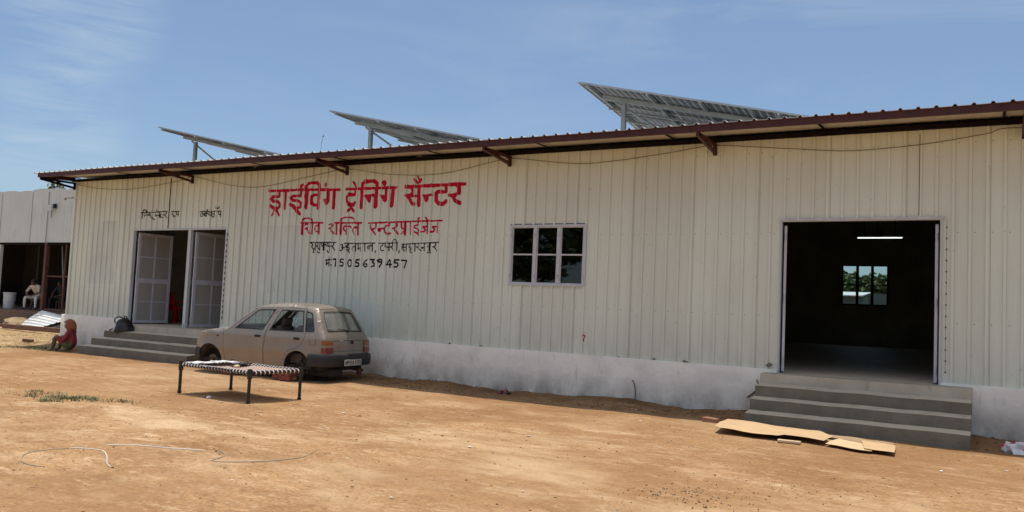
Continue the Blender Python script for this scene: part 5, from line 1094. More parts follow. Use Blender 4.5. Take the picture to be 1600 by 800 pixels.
q = MB(); q.obox((-2.16,-2.76,gz(-2.16,-2.76)+.02),(.27,.09,.03),Matrix.Rotation(.05,3,'Z')); tag(q.build('wood_offcut',M['cardpale'],bevel=.004),'small pale offcut under the edge of the big cardboard sheet','offcut')
q = MB(); q.obox((-3.52,-1.48,gz(-3.52,-1.48)+.03),(.24,.11,.07),Matrix.Rotation(-.4,3,'Z')); tag(q.build('brick_piece',M['brickpale'],bevel=.012),'dusty broken brick left of the cardboard by the plinth','brick')

# ------------------------------------------------------------------ litter and small things on the ground
def blob(c, r_, name, m, label, cat, squash=.6, rough=.35, seed=0, n_=14, group=None):
    bm = bmesh.new(); bmesh.ops.create_icosphere(bm, subdivisions=3, radius=1)
    for v in bm.verts:
        d = 1+rough*noise.noise(v.co*1.7+Vector((seed,0,0)))+rough*.6*noise.noise(v.co*4.5+Vector((0,seed,0))); v.co = Vector((v.co.x*r_*d, v.co.y*r_*d*.8, max(-.15,v.co.z)*r_*squash*d))
    me = bpy.data.meshes.new(name); bm.to_mesh(me); bm.free(); ms = m if isinstance(m,list) else [m]
    for k in ms: me.materials.append(k)
    if len(ms) > 1:
        for p in me.polygons: p.material_index = 1 if noise.noise(p.center/r_*2.2+Vector((seed,3,0))) > .16 else 0
    o = bpy.data.objects.new(name, me); COL.objects.link(o); o.location = (c[0],c[1],c[2] if len(c) > 2 else gz(*c)); o.rotation_euler = (0,0,seed); return tag(o,label,cat,group)
blob((.27,-.95),.20,'plastic_bag',[M['bag'],mat('pink_print',(0.55,0.03,0.16),.4,.1,5)],'crumpled clear plastic bag with pink print at the right plinth foot','plastic bag',.7,.5,2.0)
blob((-7.57,-.52),.14,'plastic_wrapper',[mat('dark_wrapper',(0.035,0.02,0.025),.4,.2,6),mat('red_foil',(0.30,0.06,0.07),.35,.2,6)],'crumpled dark red wrapper at the foot of the plinth','wrapper',.6,.5,5.0)
M['palepipe'] = mat('chalky_pipe',(0.66,0.60,0.52),.6,.15,5); M['hosegrey'] = mat('dusty_hose',(0.36,0.28,0.19),.7,.15,5)
pts = smooth_line([(-7.02,-9.20,0),(-7.20,-9.24,0),(-7.42,-9.17,0),(-7.66,-8.98,0),(-7.72,-8.72,0),(-7.66,-8.58,0)])
q = MB(); q.tube([(p.x,p.y,gz(p.x,p.y)+.003) for p in pts],.006,8); tag(q.build('thin_hose',M['hosegrey'],smooth=True),'thin brown hose curving on the sand at far left','hose')
pts = smooth_line([(-7.66,-8.56,0),(-7.55,-8.50,0),(-7.43,-8.46,0),(-7.30,-8.47,0),(-7.02,-8.62,0),(-6.75,-8.80,0),(-6.58,-8.88,0)])
q = MB(); q.tube([(p.x,p.y,gz(p.x,p.y)+.003) for p in pts],.0065,8); tag(q.build('white_pipe',M['pipe'],smooth=True),'dirty white pipe bent like a hook beside the thin brown hose','pipe')
pts = smooth_line([(-7.58,-8.24,0),(-7.45,-8.12,0),(-7.3,-8.06,0),(-6.95,-7.96,0),(-6.62,-7.85,0)])
q = MB(); q.tube([(p.x,p.y,gz(p.x,p.y)+.003) for p in pts],.0065,8); tag(q.build('white_pipe',M['palepipe'],smooth=True),'straight white pipe lying on the sand, longest of the pale pipes','pipe')
pts = smooth_line([(-6.50,-7.78,0),(-6.30,-7.88,0),(-6.24,-8.02,0),(-6.18,-8.12,0),(-5.85,-7.93,0),(-5.70,-7.60,0),(-5.72,-7.42,0),(-5.86,-7.12,0)])
q = MB(); q.tube([(p.x,p.y,gz(p.x,p.y)+.003) for p in pts],.006,8); tag(q.build('thin_hose',M['hosegrey'],smooth=True),'thin grey hose curving right of the straight white pipe','hose')
# pebbles, clods, twigs and scraps: nobody could count them
def scatter(name, m, n_, box, rmin, rmax, shape='clod', zf=1.0):
    q = MB()
    ico = [(0,0,1),(.89,0,.45),(.28,.85,.45),(-.72,.53,.45),(-.72,-.53,.45),(.28,-.85,.45),(.72,.53,-.45),(-.28,.85,-.45),(-.89,0,-.45),(-.28,-.85,-.45),(.72,-.53,-.45),(0,0,-1)]
    icf = [(0,1,2),(0,2,3),(0,3,4),(0,4,5),(0,5,1),(1,6,2),(2,7,3),(3,8,4),(4,9,5),(5,10,1),(2,6,7),(3,7,8),(4,8,9),(5,9,10),(1,10,6),(11,7,6),(11,8,7),(11,9,8),(11,10,9),(11,6,10)]
    for _ in range(n_):
        x = random.uniform(box[0],box[1]); y = box[3]-(box[3]-box[2])*random.random()**.8
        if noise.noise((x*.5,y*.5,name.__len__())) < random.uniform(-.5,.25): continue
        r_ = rmin+(rmax-rmin)*random.random()**3; z = gz(x,y)
        if shape == 'clod':
            a = random.random()*6; s_ = [r_*random.uniform(.6,1.3) for _ in range(12)]; ca,sa = math.cos(a),math.sin(a)
            q.add([(x+(v[0]*ca-v[1]*sa)*s, y+(v[0]*sa+v[1]*ca)*s*.8, z+r_*.2+v[2]*s*.6*zf) for v,s in zip(ico,s_)], icf)
        elif shape == 'twig':
            a = random.random()*6.28; L = r_*8; d = Vector((math.cos(a),math.sin(a),random.uniform(-.05,.12)))
            q.tube([Vector((x,y,z+.006)),Vector((x,y,z+.010))+d*L*.5+Vector((0,0,.01)),Vector((x,y,z+.006))+d*L+Vector((random.uniform(-.02,.02),0,0))],[r_*.18,r_*.15,r_*.08],4)
        elif shape == 'scrap':
            a = random.random()*6.28; u = Vector((math.cos(a),math.sin(a),random.uniform(-.25,.25)))*r_; v = Vector((-u.y,u.x,random.uniform(-.2,.3)*r_))*random.uniform(.4,1); c_ = Vector((x,y,z+.012))
            q.add([c_-u-v,c_+u-v,c_+u+v,c_-u+v],[(0,1,2,3)]); q.add([p-Vector((0,0,.003)) for p in (c_-u-v,c_+u-v,c_+u+v,c_-u+v)],[(3,2,1,0)])
        elif shape == 'blade':
            for _k in range(5):
                a = random.random()*6.28; h = r_*random.uniform(.5,1.3); px,py = x+random.gauss(0,.03),y+random.gauss(0,.03); d = Vector((math.cos(a),math.sin(a),0)); w_ = Vector((-d.y,d.x,0))*.006; zz = gz(px,py)
                b0_ = Vector((px,py,zz)); q.add([b0_-w_,b0_+w_,b0_+d*h*.35+Vector((0,0,h*zf*.7))+w_*.7,b0_+d*h*.35+Vector((0,0,h*zf*.7))-w_*.7,b0_+d*h*.9+Vector((0,0,h*zf))],[(0,1,2,3),(3,2,4)])
    return tag(q.build(name,m),kind='stuff')
M['clod'] = mat('soil_clod',(0.34,0.21,0.105),.95,.25,8); M['stone'] = mat('grey_pebble',(0.30,0.26,0.21),.9,.25,9); M['footsoil'] = mat('foot_soil',(0.17,0.105,0.06),.95,.3,8); M['darkclod'] = mat('dark_clod',(0.10,0.066,0.042),.95,.3,8)
def label_stuff(o, lab, cat): o['label'] = lab; o['category'] = cat
label_stuff(scatter('soil_clods',M['clod'],3000,(-14,2,-12.4,-1.2),.004,.017),'small brown clods scattered over the bare sandy yard','clods')
label_stuff(scatter('pebbles',M['stone'],700,(-14,2,-12.4,-1.0),.004,.014),'grey pebbles scattered over the bare sandy yard','pebbles')
label_stuff(scatter('dark_grit',M['darkclod'],700,(-16,2,-12.4,-.9),.004,.016),'dark grit scattered over the bare sandy yard','grit')
label_stuff(scatter('wall_foot_soil',M['footsoil'],2600,(-15,1.2,-1.2,-.08),.006,.026),'dark crumbly soil banked along the foot of the white plinth','soil')
q_ = random.Random(3)
def cluster(cx_, cy_, sd, n_, m, name, lab, cat, r0=.006, r1=.022):
    q = MB(); 
    for _ in range(n_):
        x, y = q_.gauss(cx_,sd), q_.gauss(cy_,sd*.9); r_ = q_.uniform(r0,r1)*q_.random(); z = gz(x,y)
        vs = [(x+r_*q_.uniform(.6,1.3)*math.cos(a), y+r_*q_.uniform(.6,1.3)*math.sin(a), z-.004) for a in (0,1.2,2.5,3.8,5.0)]+[(x+r_*.2,y,z+r_*q_.uniform(.4,.9))]
        q.add(vs,[(i,(i+1)%5,5) for i in range(5)])
    o = tag(q.build(name,m),lab,cat,None,'stuff')
cluster(-2.2,-6.5,.33,420,M['darkclod'],'dark_debris','dark crumbly debris patch on the sand at lower right','debris')
cluster(-1.5,-5.6,.30,160,M['darkclod'],'dark_debris','sparse dark debris on the sand right of the crumbly patch','debris')
label_stuff(scatter('twigs',M['cable'],90,(-12,2,-12.0,-1.0),.008,.02,'twig'),'thin dry twigs scattered on the yard','twigs')
label_stuff(scatter('paper_scraps',M['paper'],150,(-13,2,-11.5,-.7),.008,.03,'scrap'),'tiny white scraps scattered on the yard','scraps')
def patch(name, m, spots, r_, lab, cat, zf=1.0, kk=60):
    q = MB()
    for (cx_,cy_,sx_,sy_,cnt) in spots:
        for _ in range(cnt):
            x = random.gauss(cx_,sx_); y = random.gauss(cy_,sy_)
            for _k in range(4):
                a = random.random()*6.28; h = r_*random.uniform(.5,1.4); px,py = x+random.gauss(0,.025),y+random.gauss(0,.025); d = Vector((math.cos(a),math.sin(a),0)); w_ = Vector((-d.y,d.x,0))*.005; b0_ = Vector((px,py,gz(px,py)-.004))
                q.add([b0_-w_,b0_+w_,b0_+d*h*.5+Vector((0,0,h*zf*.8))+w_*.7,b0_+d*h*.5+Vector((0,0,h*zf*.8))-w_*.7,b0_+d*h*1.1+Vector((0,0,h*zf))],[(0,1,2,3),(3,2,4)])
    o = q.build(name,m); tag(o,lab,cat,None,'stuff')
patch('green_grass',M['grass'],[(-11.25,-6.40,.22,.10,80),(-10.85,-6.28,.22,.09,60),(-11.6,-6.62,.2,.1,30),(-11.05,-6.75,.15,.06,40),(-10.4,-6.1,.2,.07,25),(-11.95,-6.3,.15,.1,25)],.06,'thin green grass patch on the sandy yard at far left','grass',.55)
patch('shade_grass',M['grass'],[(-20.3,-1.4,.35,.14,160),(-20.9,-1.1,.3,.15,120),(-21.4,-1.5,.4,.2,80)],.06,'short green grass by the corner of the white plinth','grass',.5)
patch('dry_straw',M['straw'],[(-22.5,-.2,1.0,.7,420),(-24.5,.9,1.4,.8,420),(-26.5,1.6,1.6,.8,300)],.11,'flattened dry straw strewn beyond the shed corner','straw',.22)
# isolated stones and clods
q = MB(); q.obox((0,0,0),(.26,.12,.08)); o = q.build('brick_piece',M['wood'],bevel=.012); o.location = (-22.35,-.55,gz(-22.35,-.55)+.05); o.rotation_euler = (0,.05,.5); tag(o,'lone dark brick on the straw left of the person in red','brick')

# black backpack on the upper step
bgm = Matrix.Translation((-18.44,-.50,.50)); bag = thing('backpack','slumped black backpack left on the upper step by the left door','bag',(-18.44,-.50,.50))
o = blob((-18.44,-.50,.53),.25,'x',M['blackplastic'],'x','x',1.15,.22,1.0); me = o.data; bpy.data.objects.remove(o)
bb_ = bpy.data.objects.new('bag_body',me); COL.objects.link(bb_); bb_.parent = bag; bb_.location = (0,0,.03); WM[bb_] = WM[bag]
for p in me.polygons: p.use_smooth = True
q = MB(); q.tube(smooth_line([(-.16,-.12,.20),(-.10,-.18,.30),(.02,-.15,.36),(.08,-.08,.32)]),.016,6); q.build('strap',M['steel'] if False else M['bumper'],bag,local=True)
q = MB(); q.tube(smooth_line([(-.02,.02,.29),(-.0,.0,.37),(.10,-.01,.37),(.13,.0,.28)]),.013,6); q.build('grab_handle',M['blackplastic'],bag,local=True)
q = MB(); q.tube(smooth_line([(-.20,-.14,.06),(-.27,-.18,.03),(-.30,-.14,.015)]),.014,6); q.build('loose_strap',M['blackplastic'],bag,local=True)

# ------------------------------------------------------------------ neighbouring shed at far left
FY, FZ = 5.0, .58
nb = thing('open_fronted_shed', 'grey sheet-fronted open shed beyond the far left corner', 'building', (-33, FY, 0))
q = MB(); xs2 = []; x = -44.0
edges_ = [-44.0]
while x < -24: x += 1.06; edges_.append(x)
for i, (a, c) in enumerate(zip(edges_[:-1], edges_[1:])):
    z1a = 5.23+.03*math.sin(i*2.3)+.02*math.cos(i*1.1); z1b = 5.23+.03*math.sin(i*2.3+1.3); o = .012*(i%2)
    k = 5
    for j in range(k):
        xa, xb = a+(c-a)*j/k, a+(c-a)*(j+1)/k; f = lambda t: (z1a+(z1b-z1a)*t+.03*math.sin(t*3.1))
        q.add([(xa,FY-o-.012,3.20),(xa+.035,FY-o,3.20),(xb,FY-o,3.20),(xb,FY-o,f((j+1)/k)),(xa+.035,FY-o,f((j+.15)/k)),(xa,FY-o-.012,f(j/k))],[(0,1,4,5),(1,2,3,4)])
q.build('fascia_sheets', M['greywall'], nb)
for i in (2,5,7,9,11,12):
    q = MB(); q.box(edges_[i]-.012,edges_[i]+.012,FY-.035,FY-.015,3.21,5.15); q.build('sheet_joint', M['leafpanel'], nb)
q = MB(); q.box(-44,-24,FY+.01,FY+6.5,5.10,5.16); q.build('roof', M['rooftop'], nb)
q = MB(); q.box(-44,-24,FY+6.4,FY+6.5,.3,5.1); q.box(-24.1,-24,FY+.1,FY+6.4,.3,5.1); q.box(-44,-43.9,FY+.1,FY+6.4,.3,5.1); q.box(-36.2,-36.1,FY+2.6,FY+6.4,.58,5.1)
M['mudwall'] = mat('mud_plaster', (0.055,0.044,0.034), .95, .2, 1.0); q.build('back_wall', M['mudwall'], nb)
M['plinthbrick'] = mat('rough_brickwork', (0.135,0.085,0.062), .95, .2, 3, bump=.6, bscale=9)
n, l, b = nodes(M['plinthbrick']); bt = n.new('ShaderNodeTexBrick'); bt.inputs['Scale'].default_value = 1; bt.inputs['Brick Width'].default_value=.24; bt.inputs['Row Height'].default_value=.085; bt.inputs['Mortar Size'].default_value=.010
co_ = n.new('ShaderNodeTexCoord'); mpp = n.new('ShaderNodeMapping'); mpp.inputs['Rotation'].default_value=(R(90),0,0); l.new(co_.outputs['Object'],mpp.inputs[0]); l.new(mpp.outputs[0],bt.inputs['Vector']); overlay(M['plinthbrick'], bt.outputs['Fac'], (0.24,0.19,0.15), .8)
q = MB(); q.box(-44,-24,FY-.12,FY+6.4,-.4,FZ); q.build('brick_plinth', M['plinthbrick'], nb)
q = MB(); q.box(-44,-24,FY-.02,FY+.06,3.12,3.20); q.build('lintel', M['darksteel'], nb)
q = MB(); q.box(-34.42,-34.30,FY-.03,FY+.09,FZ,3.12); q.build('post', M['greywall'], nb)
q = MB(); q.box(-31.24,-31.10,FY-.06,FY+.08,FZ-.15,3.19); q.build('post', M['rust'], nb)
q = MB(); q.bar((-31.1,FY+.02,1.92),(-28.2,FY+.02,1.92),.05,.05); q.bar((-31.1,FY+.02,.66),(-28.2,FY+.02,.66),.06,.08); q.bar((-29.95,FY+.02,.66),(-29.95,FY+.02,3.12),.06,.06); q.bar((-28.4,FY+.02,.66),(-28.4,FY+.02,3.12),.06,.06); q.build('gate_frame', M['rust'], nb)
q = MB(); q.bar((-30.7,FY+.3,3.1),(-30.1,FY+.1,1.4),.035,.035); q.build('loose_rod', M['steel'], nb)
lamp = MB(); lamp.box(-31.13,-30.83,FY-.17,FY-.09,4.40,4.62); lamp.build('flood_lamp', M['white'], nb); q = MB(); q.box(-30.86,-30.72,FY-.10,FY-.03,4.50,4.66); q.build('lamp_bracket', M['gap'], nb); q = MB(); q.tube([(-30.98,FY-.06,4.42),(-30.99,FY-.05,4.15)],.012,6); q.build('lamp_wire', M['gap'], nb)
# things inside the open bay
t = thing('white_drum','stacked white plastic drum at the left edge of the dark bay','drum',(-34.15,5.4,FZ)); q = MB(); q.lathe((-34.15,5.4,FZ),[(.19,0),(.20,.03),(.21,.30),(.225,.31),(.225,.34),(.212,.35),(.225,.58),(.235,.59),(.235,.64),(.21,.65)],20); q.build('barrel',M['white'],t,smooth='angle'); q = MB(); q.tube([(-34.15+.235*math.cos(a),5.4+.235*math.sin(a),FZ+.615) for a in np.linspace(0,6.283,22)],.012,6); q.build('rim',M['white'],t)

# ------------------------------------------------------------------ white roofing sheets slid off the plinth, beam on the ground
def corr(P, name, lab, ribs=6):
    A, B, C, D = [Vector(p) for p in P]; q = MB(); n_ = ribs*6; vs = []
    nrm = (B-A).cross(D-A).normalized()
    for i in range(n_+1):
        t = i/n_; ph_ = (t*ribs)%1; h = .035 if .08 < ph_ < .28 else 0
        for u in (0,.33,.66,1): vs.append(A*(1-t)*(1-u)+D*t*(1-u)+B*(1-t)*u+C*t*u+nrm*h+Vector((0,0,.03*math.sin(u*3+t*2))))
    q.add(vs,[(i*4+j,(i+1)*4+j,(i+1)*4+j+1,i*4+j+1) for i in range(n_) for j in range(3)])
    o = q.build(name, M['rooftop_w'], weld=True); s_ = o.modifiers.new('thick','SOLIDIFY'); s_.thickness = .006; return tag(o,lab,'roofing sheet')
M['rooftop_w'] = mat('white_roof_sheet', (0.74,0.75,0.75), .4, .05, 3)
corr([(-31.2,4.15,.03),(-29.2,3.75,.05),(-28.9,4.80,.47),(-30.85,4.80,.60)],'roofing_sheet','white ribbed roofing sheet leaning against the low brick plinth')
q = MB(); q.add([(-28.9,3.7,.02),(-27.6,3.6,.03),(-27.7,4.5,.30),(-28.4,4.6,.36),(-28.9,3.7,.0),(-27.6,3.6,.0),(-27.7,4.5,.0),(-28.4,4.6,.0)],[(0,1,2,3),(0,4,5,1),(1,5,6,2),(2,6,7,3),(3,7,4,0)])
tag(q.build('tarpaulin',M['blackplastic'],bevel=.05),'dark folded tarpaulin beside the white roofing sheet','tarpaulin')
q = MB(); q.bar((-30.0,3.0,.08),(-26.4,2.85,.10),.16,.16); tag(q.build('timber_beam',M['wood'],bevel=.015),'long brown timber beam lying before the white roofing sheet','beam')
q = MB(); q.bar((-31.6,3.5,.05),(-28.6,3.35,.06),.10,.10); tag(q.build('timber_beam',M['wood'],bevel=.012),'thinner timber at the foot of the leaning roofing sheet','beam')
blob((-31.6,4.5),.75,'earth_heap',mat('straw_earth',(0.33,0.24,0.14),.95,.25,4,bump=.6),'low heap of straw-coloured earth against the brick plinth','heap',.45,.3,3.0)

# ------------------------------------------------------------------ people
M['skin'] = mat('brown_skin',(0.16,0.075,0.045),.6,.08,6); M['hair'] = mat('black_hair',(0.012,0.010,0.009),.7,.2,20)
def person(name, label, J, E, rad, mats, region, loc=(0,0,0), rz=0.0):
    """one continuous skinned body; region maps a bone to a material slot"""
    names = list(J); me = bpy.data.meshes.new('body'); idx = {k:i for i,k in enumerate(names)}
    me.from_pydata([J[k] for k in names],[(idx[a],idx[c]) for a,c in E],[])
    tmp = bpy.data.objects.new('tmp', me); COL.objects.link(tmp); tmp.modifiers.new('skin','SKIN')
    sv = me.skin_vertices[0].data
    for k in names:
        r_ = rad[k]; sv[idx[k]].radius = r_ if isinstance(r_,tuple) else (r_,r_)
        sv[idx[k]].use_root = (k == 'pelvis')
    ss = tmp.modifiers.new('sub','SUBSURF'); ss.levels = 2; ss.render_levels = 2
    dg = bpy.context.evaluated_depsgraph_get(); dg.update(); mesh = bpy.data.meshes.new_from_object(tmp.evaluated_get(dg)); bpy.data.objects.remove(tmp)
    mesh.materials.clear()
    for m in mats: mesh.materials.append(m)
    bones = [(Vector(J[a]),Vector(J[c]),region(a,c)) for a,c in E]
    for p in mesh.polygons:
        best = min(bones, key=lambda b_: (lambda t: (p.center-(b_[0]+(b_[1]-b_[0])*t)).length)(max(0,min(1,(p.center-b_[0]).dot(b_[1]-b_[0])/max(1e-6,(b_[1]-b_[0]).length_squared)))))
        p.material_index = best[2]; p.use_smooth = True
    root = thing(name, label, 'person', loc, rz); mesh.name = 'body'
    o = bpy.data.objects.new('body', mesh); COL.objects.link(o); o.parent = root; WM[o] = WM[root]
    return root
def face(q, c, f, r_):
    pass
BE = [('pelvis','belly'),('belly','chest'),('chest','neck'),('neck','head'),('head','crown'),('head','nose'),('chest','shL'),('shL','elL'),('elL','wrL'),('wrL','haL'),('haL','fL1'),('haL','fL2'),('haL','fL3'),('chest','shR'),('shR','elR'),('elR','wrR'),('wrR','haR'),('haR','fR1'),('haR','fR2'),('haR','fR3'),('pelvis','hipL'),('hipL','knL'),('knL','anL'),('anL','toL'),('pelvis','hipR'),('hipR','knR'),('knR','anR'),('anR','toR')]
BR = dict(pelvis=(.15,.12),belly=(.14,.11),chest=(.15,.11),neck=.055,head=(.085,.095),crown=.07,nose=.018,shL=.07,elL=.045,wrL=.030,haL=.033,fL1=.011,fL2=.012,fL3=.011,shR=.07,elR=.045,wrR=.030,haR=.033,fR1=.011,fR2=.012,fR3=.011,hipL=.10,knL=.065,anL=.042,toL=.032,hipR=.10,knR=.065,anR=.042,toR=.032)
def fingers(J, s_, d):
    h = Vector(J['ha'+s_]); d = Vector(d)
    for i,k in enumerate((-.028,0,.028)): J[f'f{s_}{i+1}'] = tuple(h+d*(.085-.008*abs(k)*30)+Vector((0,k,-.01)))
def reg(a, c):
    if c in ('nose','head','crown') or a == 'head': return 2
    if a[:2] in ('wr','ha') or c[:1] == 'f': return 2
    if a[:2] in ('el',) : return 3
    if a[:2] == 'an': return 4
    if a[:3] in ('hip',) or a[:2] == 'kn' or (a == 'pelvis' and c[:3] == 'hip'): return 1
    return 0
# woman sitting on the ground by the plinth corner, facing -x (local +x is forward)
J = dict(pelvis=(0,0,.13),belly=(.0,0,.27),chest=(.03,0,.42),neck=(.06,0,.535),head=(.10,0,.625),crown=(.085,0,.70),nose=(.205,0,.615),
 shL=(.03,.16,.46),elL=(.12,.22,.27),wrL=(.29,.13,.30),haL=(.36,.09,.315),shR=(.03,-.16,.46),elR=(.12,-.23,.27),wrR=(.29,-.14,.30),haR=(.36,-.10,.315),
 hipL=(.04,.10,.12),knL=(.33,.13,.38),anL=(.40,.12,.055),toL=(.53,.13,.03),hipR=(.04,-.10,.12),knR=(.30,-.15,.37),anR=(.35,-.14,.055),toR=(.48,-.15,.03))
fingers(J,'L',(1,-.1,-.25)); fingers(J,'R',(1,.1,-.25))
M['redshirt'] = mat('dusty_red_shirt',(0.26,0.030,0.038),.85,.15,7); M['olive'] = mat('olive_trousers',(0.105,0.105,0.050),.9,.15,7); M['scarf'] = mat('rust_headscarf',(0.30,0.10,0.05),.9,.15,9); M['foot'] = M['skin']
wo = person('person','person in red top and rust headscarf sitting on the ground against the plinth','' or J,BE,BR,[M['redshirt'],M['olive'],M['skin'],M['redshirt'],M['skin']],reg,(-19.62,-1.05,gz(-19.62,-1.05)-.01),R(214))
q = MB(); HC = Vector((.10,0,.645)); k1,k2 = 16,10; vs = []
for j in range(k2+1):
    th = math.pi*.78*j/k2
    for i in range(k1): 
        a = 2*math.pi*i/k1; r_ = .128+.012*noise.noise((i*.7,j*.7,1)); v = Vector((math.sin(th)*math.cos(a)*r_*1.05, math.sin(th)*math.sin(a)*r_*.92, math.cos(th)*r_*1.05))
        if j > k2*.66: v.x -= .05*(j-k2*.66)/(k2*.34); v *= 1.0+.12*(j-k2*.66)/(k2*.34)
        vs.append(HC+Vector((-.018,0,.005))+v)
fs = []
for j in range(k2):
    for i in range(k1):
        c_ = vs[j*k1+i]-HC
        if c_.x > .03 and -.15 < c_.z < .062 and abs(c_.y) < .10: continue
        fs.append((j*k1+i,j*k1+(i+1)%k1,(j+1)*k1+(i+1)%k1,(j+1)*k1+i))
q.add(vs,fs); q.add([HC+Vector(p) for p in ((-.10,-.06,-.07),(-.10,.06,-.07),(-.19,.05,-.17),(-.19,-.05,-.17),(-.13,-.05,-.10),(-.13,.05,-.10))],[(0,1,2,3),(0,3,4),(1,5,2)])
sc = q.build('headscarf',M['scarf'],wo,smooth=True,local=True); sd_ = sc.modifiers.new('t','SOLIDIFY'); sd_.thickness = .012
q = MB()
for sy_ in (-.035,.035): q.lathe((0,0,0),[(.001,0)],3) if False else q.obox((.185,sy_,.642),(.012,.026,.012))
q.build('eyes',M['gap'],wo,local=True); q = MB(); q.obox((.187,0,.578),(.012,.05,.010)); q.build('mouth',M['rust'],wo,local=True)
# two men sitting in the dark bay
def sitting(label, loc, rz, shirt, trousers, lean=.12):
    J = dict(pelvis=(0,0,.50),belly=(.02,0,.66),chest=(.05+lean,0,.87),neck=(.10+lean,0,1.0),head=(.16+lean,0,1.07),crown=(.15+lean,0,1.16),nose=(.265+lean,0,1.03),
     shL=(.05+lean,.19,.92),elL=(.18+lean,.28,.70),wrL=(.40,.16,.60),haL=(.47,.10,.585),shR=(.05+lean,-.19,.92),elR=(.18+lean,-.28,.70),wrR=(.40,-.16,.60),haR=(.47,-.10,.585),
     hipL=(.03,.11,.49),knL=(.43,.26,.50),anL=(.44,.27,.08),toL=(.58,.30,.035),hipR=(.03,-.11,.49),knR=(.43,-.24,.50),anR=(.42,-.25,.08),toR=(.56,-.28,.035))
    fingers(J,'L',(.8,-.3,-.4)); fingers(J,'R',(.8,.3,-.4))
    o = person('person',label,J,BE,BR,[shirt,trousers,M['skin'],M['skin'],M['skin']],reg,loc,rz)
    q = MB(); c_ = Vector((.145+lean,0,1.115)); vs = []; k1,k2 = 14,6
    for j in range(k2+1):
        th = math.pi*.55*j/k2
        for i in range(k1):
            a = 2*math.pi*i/k1; vs.append(c_+Vector((math.sin(th)*math.cos(a)*.102-.012,math.sin(th)*math.sin(a)*.098,math.cos(th)*.10)))
    q.add(vs,[(j*k1+i,j*k1+(i+1)%k1,(j+1)*k1+(i+1)%k1,(j+1)*k1+i) for j in range(k2) for i in range(k1)]); q.build('hair',M['hair'],o,smooth=True,local=True)
    q = MB(); 
    for sy_ in (-.03,.03): q.obox((.248+lean,sy_,1.07),(.012,.024,.010))
    q.build('eyes',M['gap'],o,local=True); q = MB(); q.obox((.245+lean,0,1.0),(.012,.045,.008)); q.build('mouth',M['rust'],o,local=True)
    return o
def stool(loc, lab):
    t = thing('low_stool',lab,'stool',loc); q = MB(); q.box(loc[0]-.2,loc[0]+.2,loc[1]-.2,loc[1]+.2,loc[2]+.34,loc[2]+.39); q.build('seat',M['wood'],t,bevel=.01)
    for sx_ in (-1,1):
        for sy_ in (-1,1): q = MB(); q.bar((loc[0]+sx_*.16,loc[1]+sy_*.16,loc[2]+.34),(loc[0]+sx_*.18,loc[1]+sy_*.18,loc[2]),.04,.04); q.build('leg',M['wood'],t)
M['cream'] = mat('cream_shirt',(0.58,0.50,0.42),.85,.08,7); M['paletrousers'] = mat('pale_trousers',(0.60,0.62,0.60),.85,.08,7); M['navy'] = mat('dark_shirt',(0.03,0.03,0.04),.85,.15,7)
sitting('person in cream shirt and pale trousers sitting bent forward in the dark bay',(-32.75,5.75,FZ),R(-72),M['cream'],M['paletrousers'],.16); stool((-32.75,5.75,FZ),'low wooden stool under the person in pale clothes')
sitting('person in dark clothes sitting in shadow beside the one in pale clothes',(-32.15,6.4,FZ),R(-75),M['navy'],M['navy'],.08); stool((-32.15,6.4,FZ),'low wooden stool under the person in dark clothes')

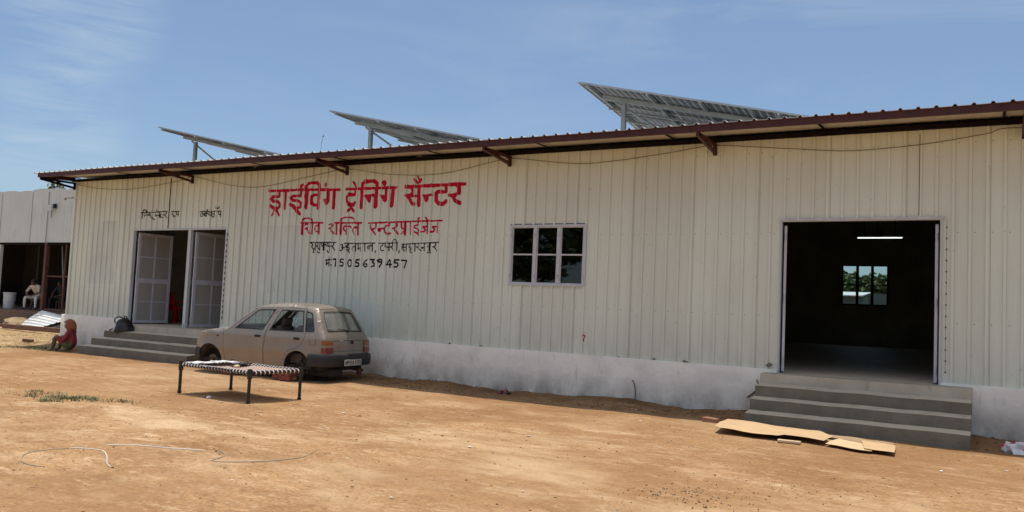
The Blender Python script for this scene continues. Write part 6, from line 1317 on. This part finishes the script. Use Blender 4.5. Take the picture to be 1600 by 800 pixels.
# ------------------------------------------------------------------ trees and the shed behind
M['bark'] = mat('bark',(0.10,0.075,0.05),.95,.25,4,(1,1,.3),bump=.5)
M['leafA'] = mat('leaf_green',(0.075,0.115,0.035),.7,.35,.9); M['leafB'] = mat('leaf_pale',(0.12,0.155,0.055),.7,.3,.9)
def tree(loc, H, rad_, label, nl=2600, ls=.22, seed=1, group=None):
    rnd = random.Random(seed); t = thing('tree',label,'tree',loc,0,group); q = MB(); b0_ = Vector(loc); hub = b0_+Vector((0,0,H*.38))
    q.tube([b0_-Vector((0,0,.3)),b0_+Vector((.05*H*rnd.uniform(-1,1),0,H*.2)),hub],[H*.035,H*.026,H*.02],9); ends = []
    for k in range(9):
        a = 2*math.pi*k/9+rnd.uniform(-.3,.3); rr = rad_*rnd.uniform(.35,.8); e = hub+Vector((math.cos(a)*rr,math.sin(a)*rr,H*rnd.uniform(.08,.45))); mid = (hub+e)/2+Vector((0,0,H*.05)); q.tube([hub,mid,e],[H*.014,H*.009,H*.004],6); ends.append(e)
    ends.append(hub+Vector((0,0,H*.5))); q.tube([hub,ends[-1]],[H*.016,H*.005],6)
    q.build('trunk',M['bark'],t); q = MB(); cl = []
    for e in ends:
        for _ in range(5): cl.append((e+Vector((rnd.gauss(0,rad_*.22),rnd.gauss(0,rad_*.22),rnd.gauss(0,H*.07))), rad_*rnd.uniform(.16,.34)))
    for _ in range(nl):
        c_, r_ = rnd.choice(cl); d = Vector((rnd.gauss(0,1),rnd.gauss(0,1),rnd.gauss(0,1))).normalized()*r_*rnd.random()**.4; p = c_+Vector((d.x,d.y,d.z*.75))
        u = Vector((rnd.gauss(0,1),rnd.gauss(0,1),rnd.gauss(0,.6))).normalized(); v = u.cross(Vector((rnd.gauss(0,1),rnd.gauss(0,1),rnd.gauss(0,1)))).normalized(); s_ = ls*rnd.uniform(.6,1.4)
        q.add([p-u*s_,p+v*s_*.45,p+u*s_,p-v*s_*.45],[(0,1,2,3)],0 if rnd.random()<.6 else 1)
    q.build('crown',[M['leafA'],M['leafB']],t); return t
tree((-59.75,22,0),9.2,1.9,'small tree crown just showing over the grey shed at far left',1800,.24,3)
for i,(x,y,h,r_) in enumerate(((-12.4,58,5.6,3.2),(-9.2,61,5.7,3.3),(-6.6,57,5.3,3.0),(-15.4,63,6.0,3.4),(-3.6,62,5.8,3.2))):
    tree((x,y,0),h,r_,('broad green tree behind the rear window, one of a close row'),2600,.26,20+i,'trees seen through the rear window')
bk = thing('rear_shed','low grey-green shed with pale roof edge seen through the rear window','building',(-8,42,0))
q = MB(); q.box(-20,-6.9,40,47,-.2,3.15); q.build('wall',mat('grey_green_wall',(0.085,0.115,0.115),.8,.1,1.2),bk); q = MB(); q.add([(-20.3,39.7,3.18),(-6.7,39.7,3.18),(-6.7,44,3.52),(-20.3,44,3.52),(-20.3,39.7,3.12),(-6.7,39.7,3.12),(-6.7,44,3.46),(-20.3,44,3.46)],[(0,1,2,3),(7,6,5,4),(0,4,5,1),(1,5,6,2),(2,6,7,3),(3,7,4,0)]); q.build('roof',M['rooftop_w'],bk)
wl2 = MB(); wl2.box(-6.6,8,41.5,41.7,-.2,3.35); tag(wl2.build('boundary_wall',mat('pale_boundary_wall',(0.10,0.13,0.125),.85,.12,1.0)),'grey-green boundary wall right of the low rear shed','wall')
# trees across the yard, behind the photographer, mirrored in the front window
for i,(x,y,h,r_) in enumerate(((-22,-36,12,5),(-15.5,-38,7.5,3.4),(-29,-39,9.5,4.5))):
    tree((x,y,0),h,r_,('leafy tree standing across the yard, mirrored in the front window'),2200,.36,40+i,'trees across the yard')
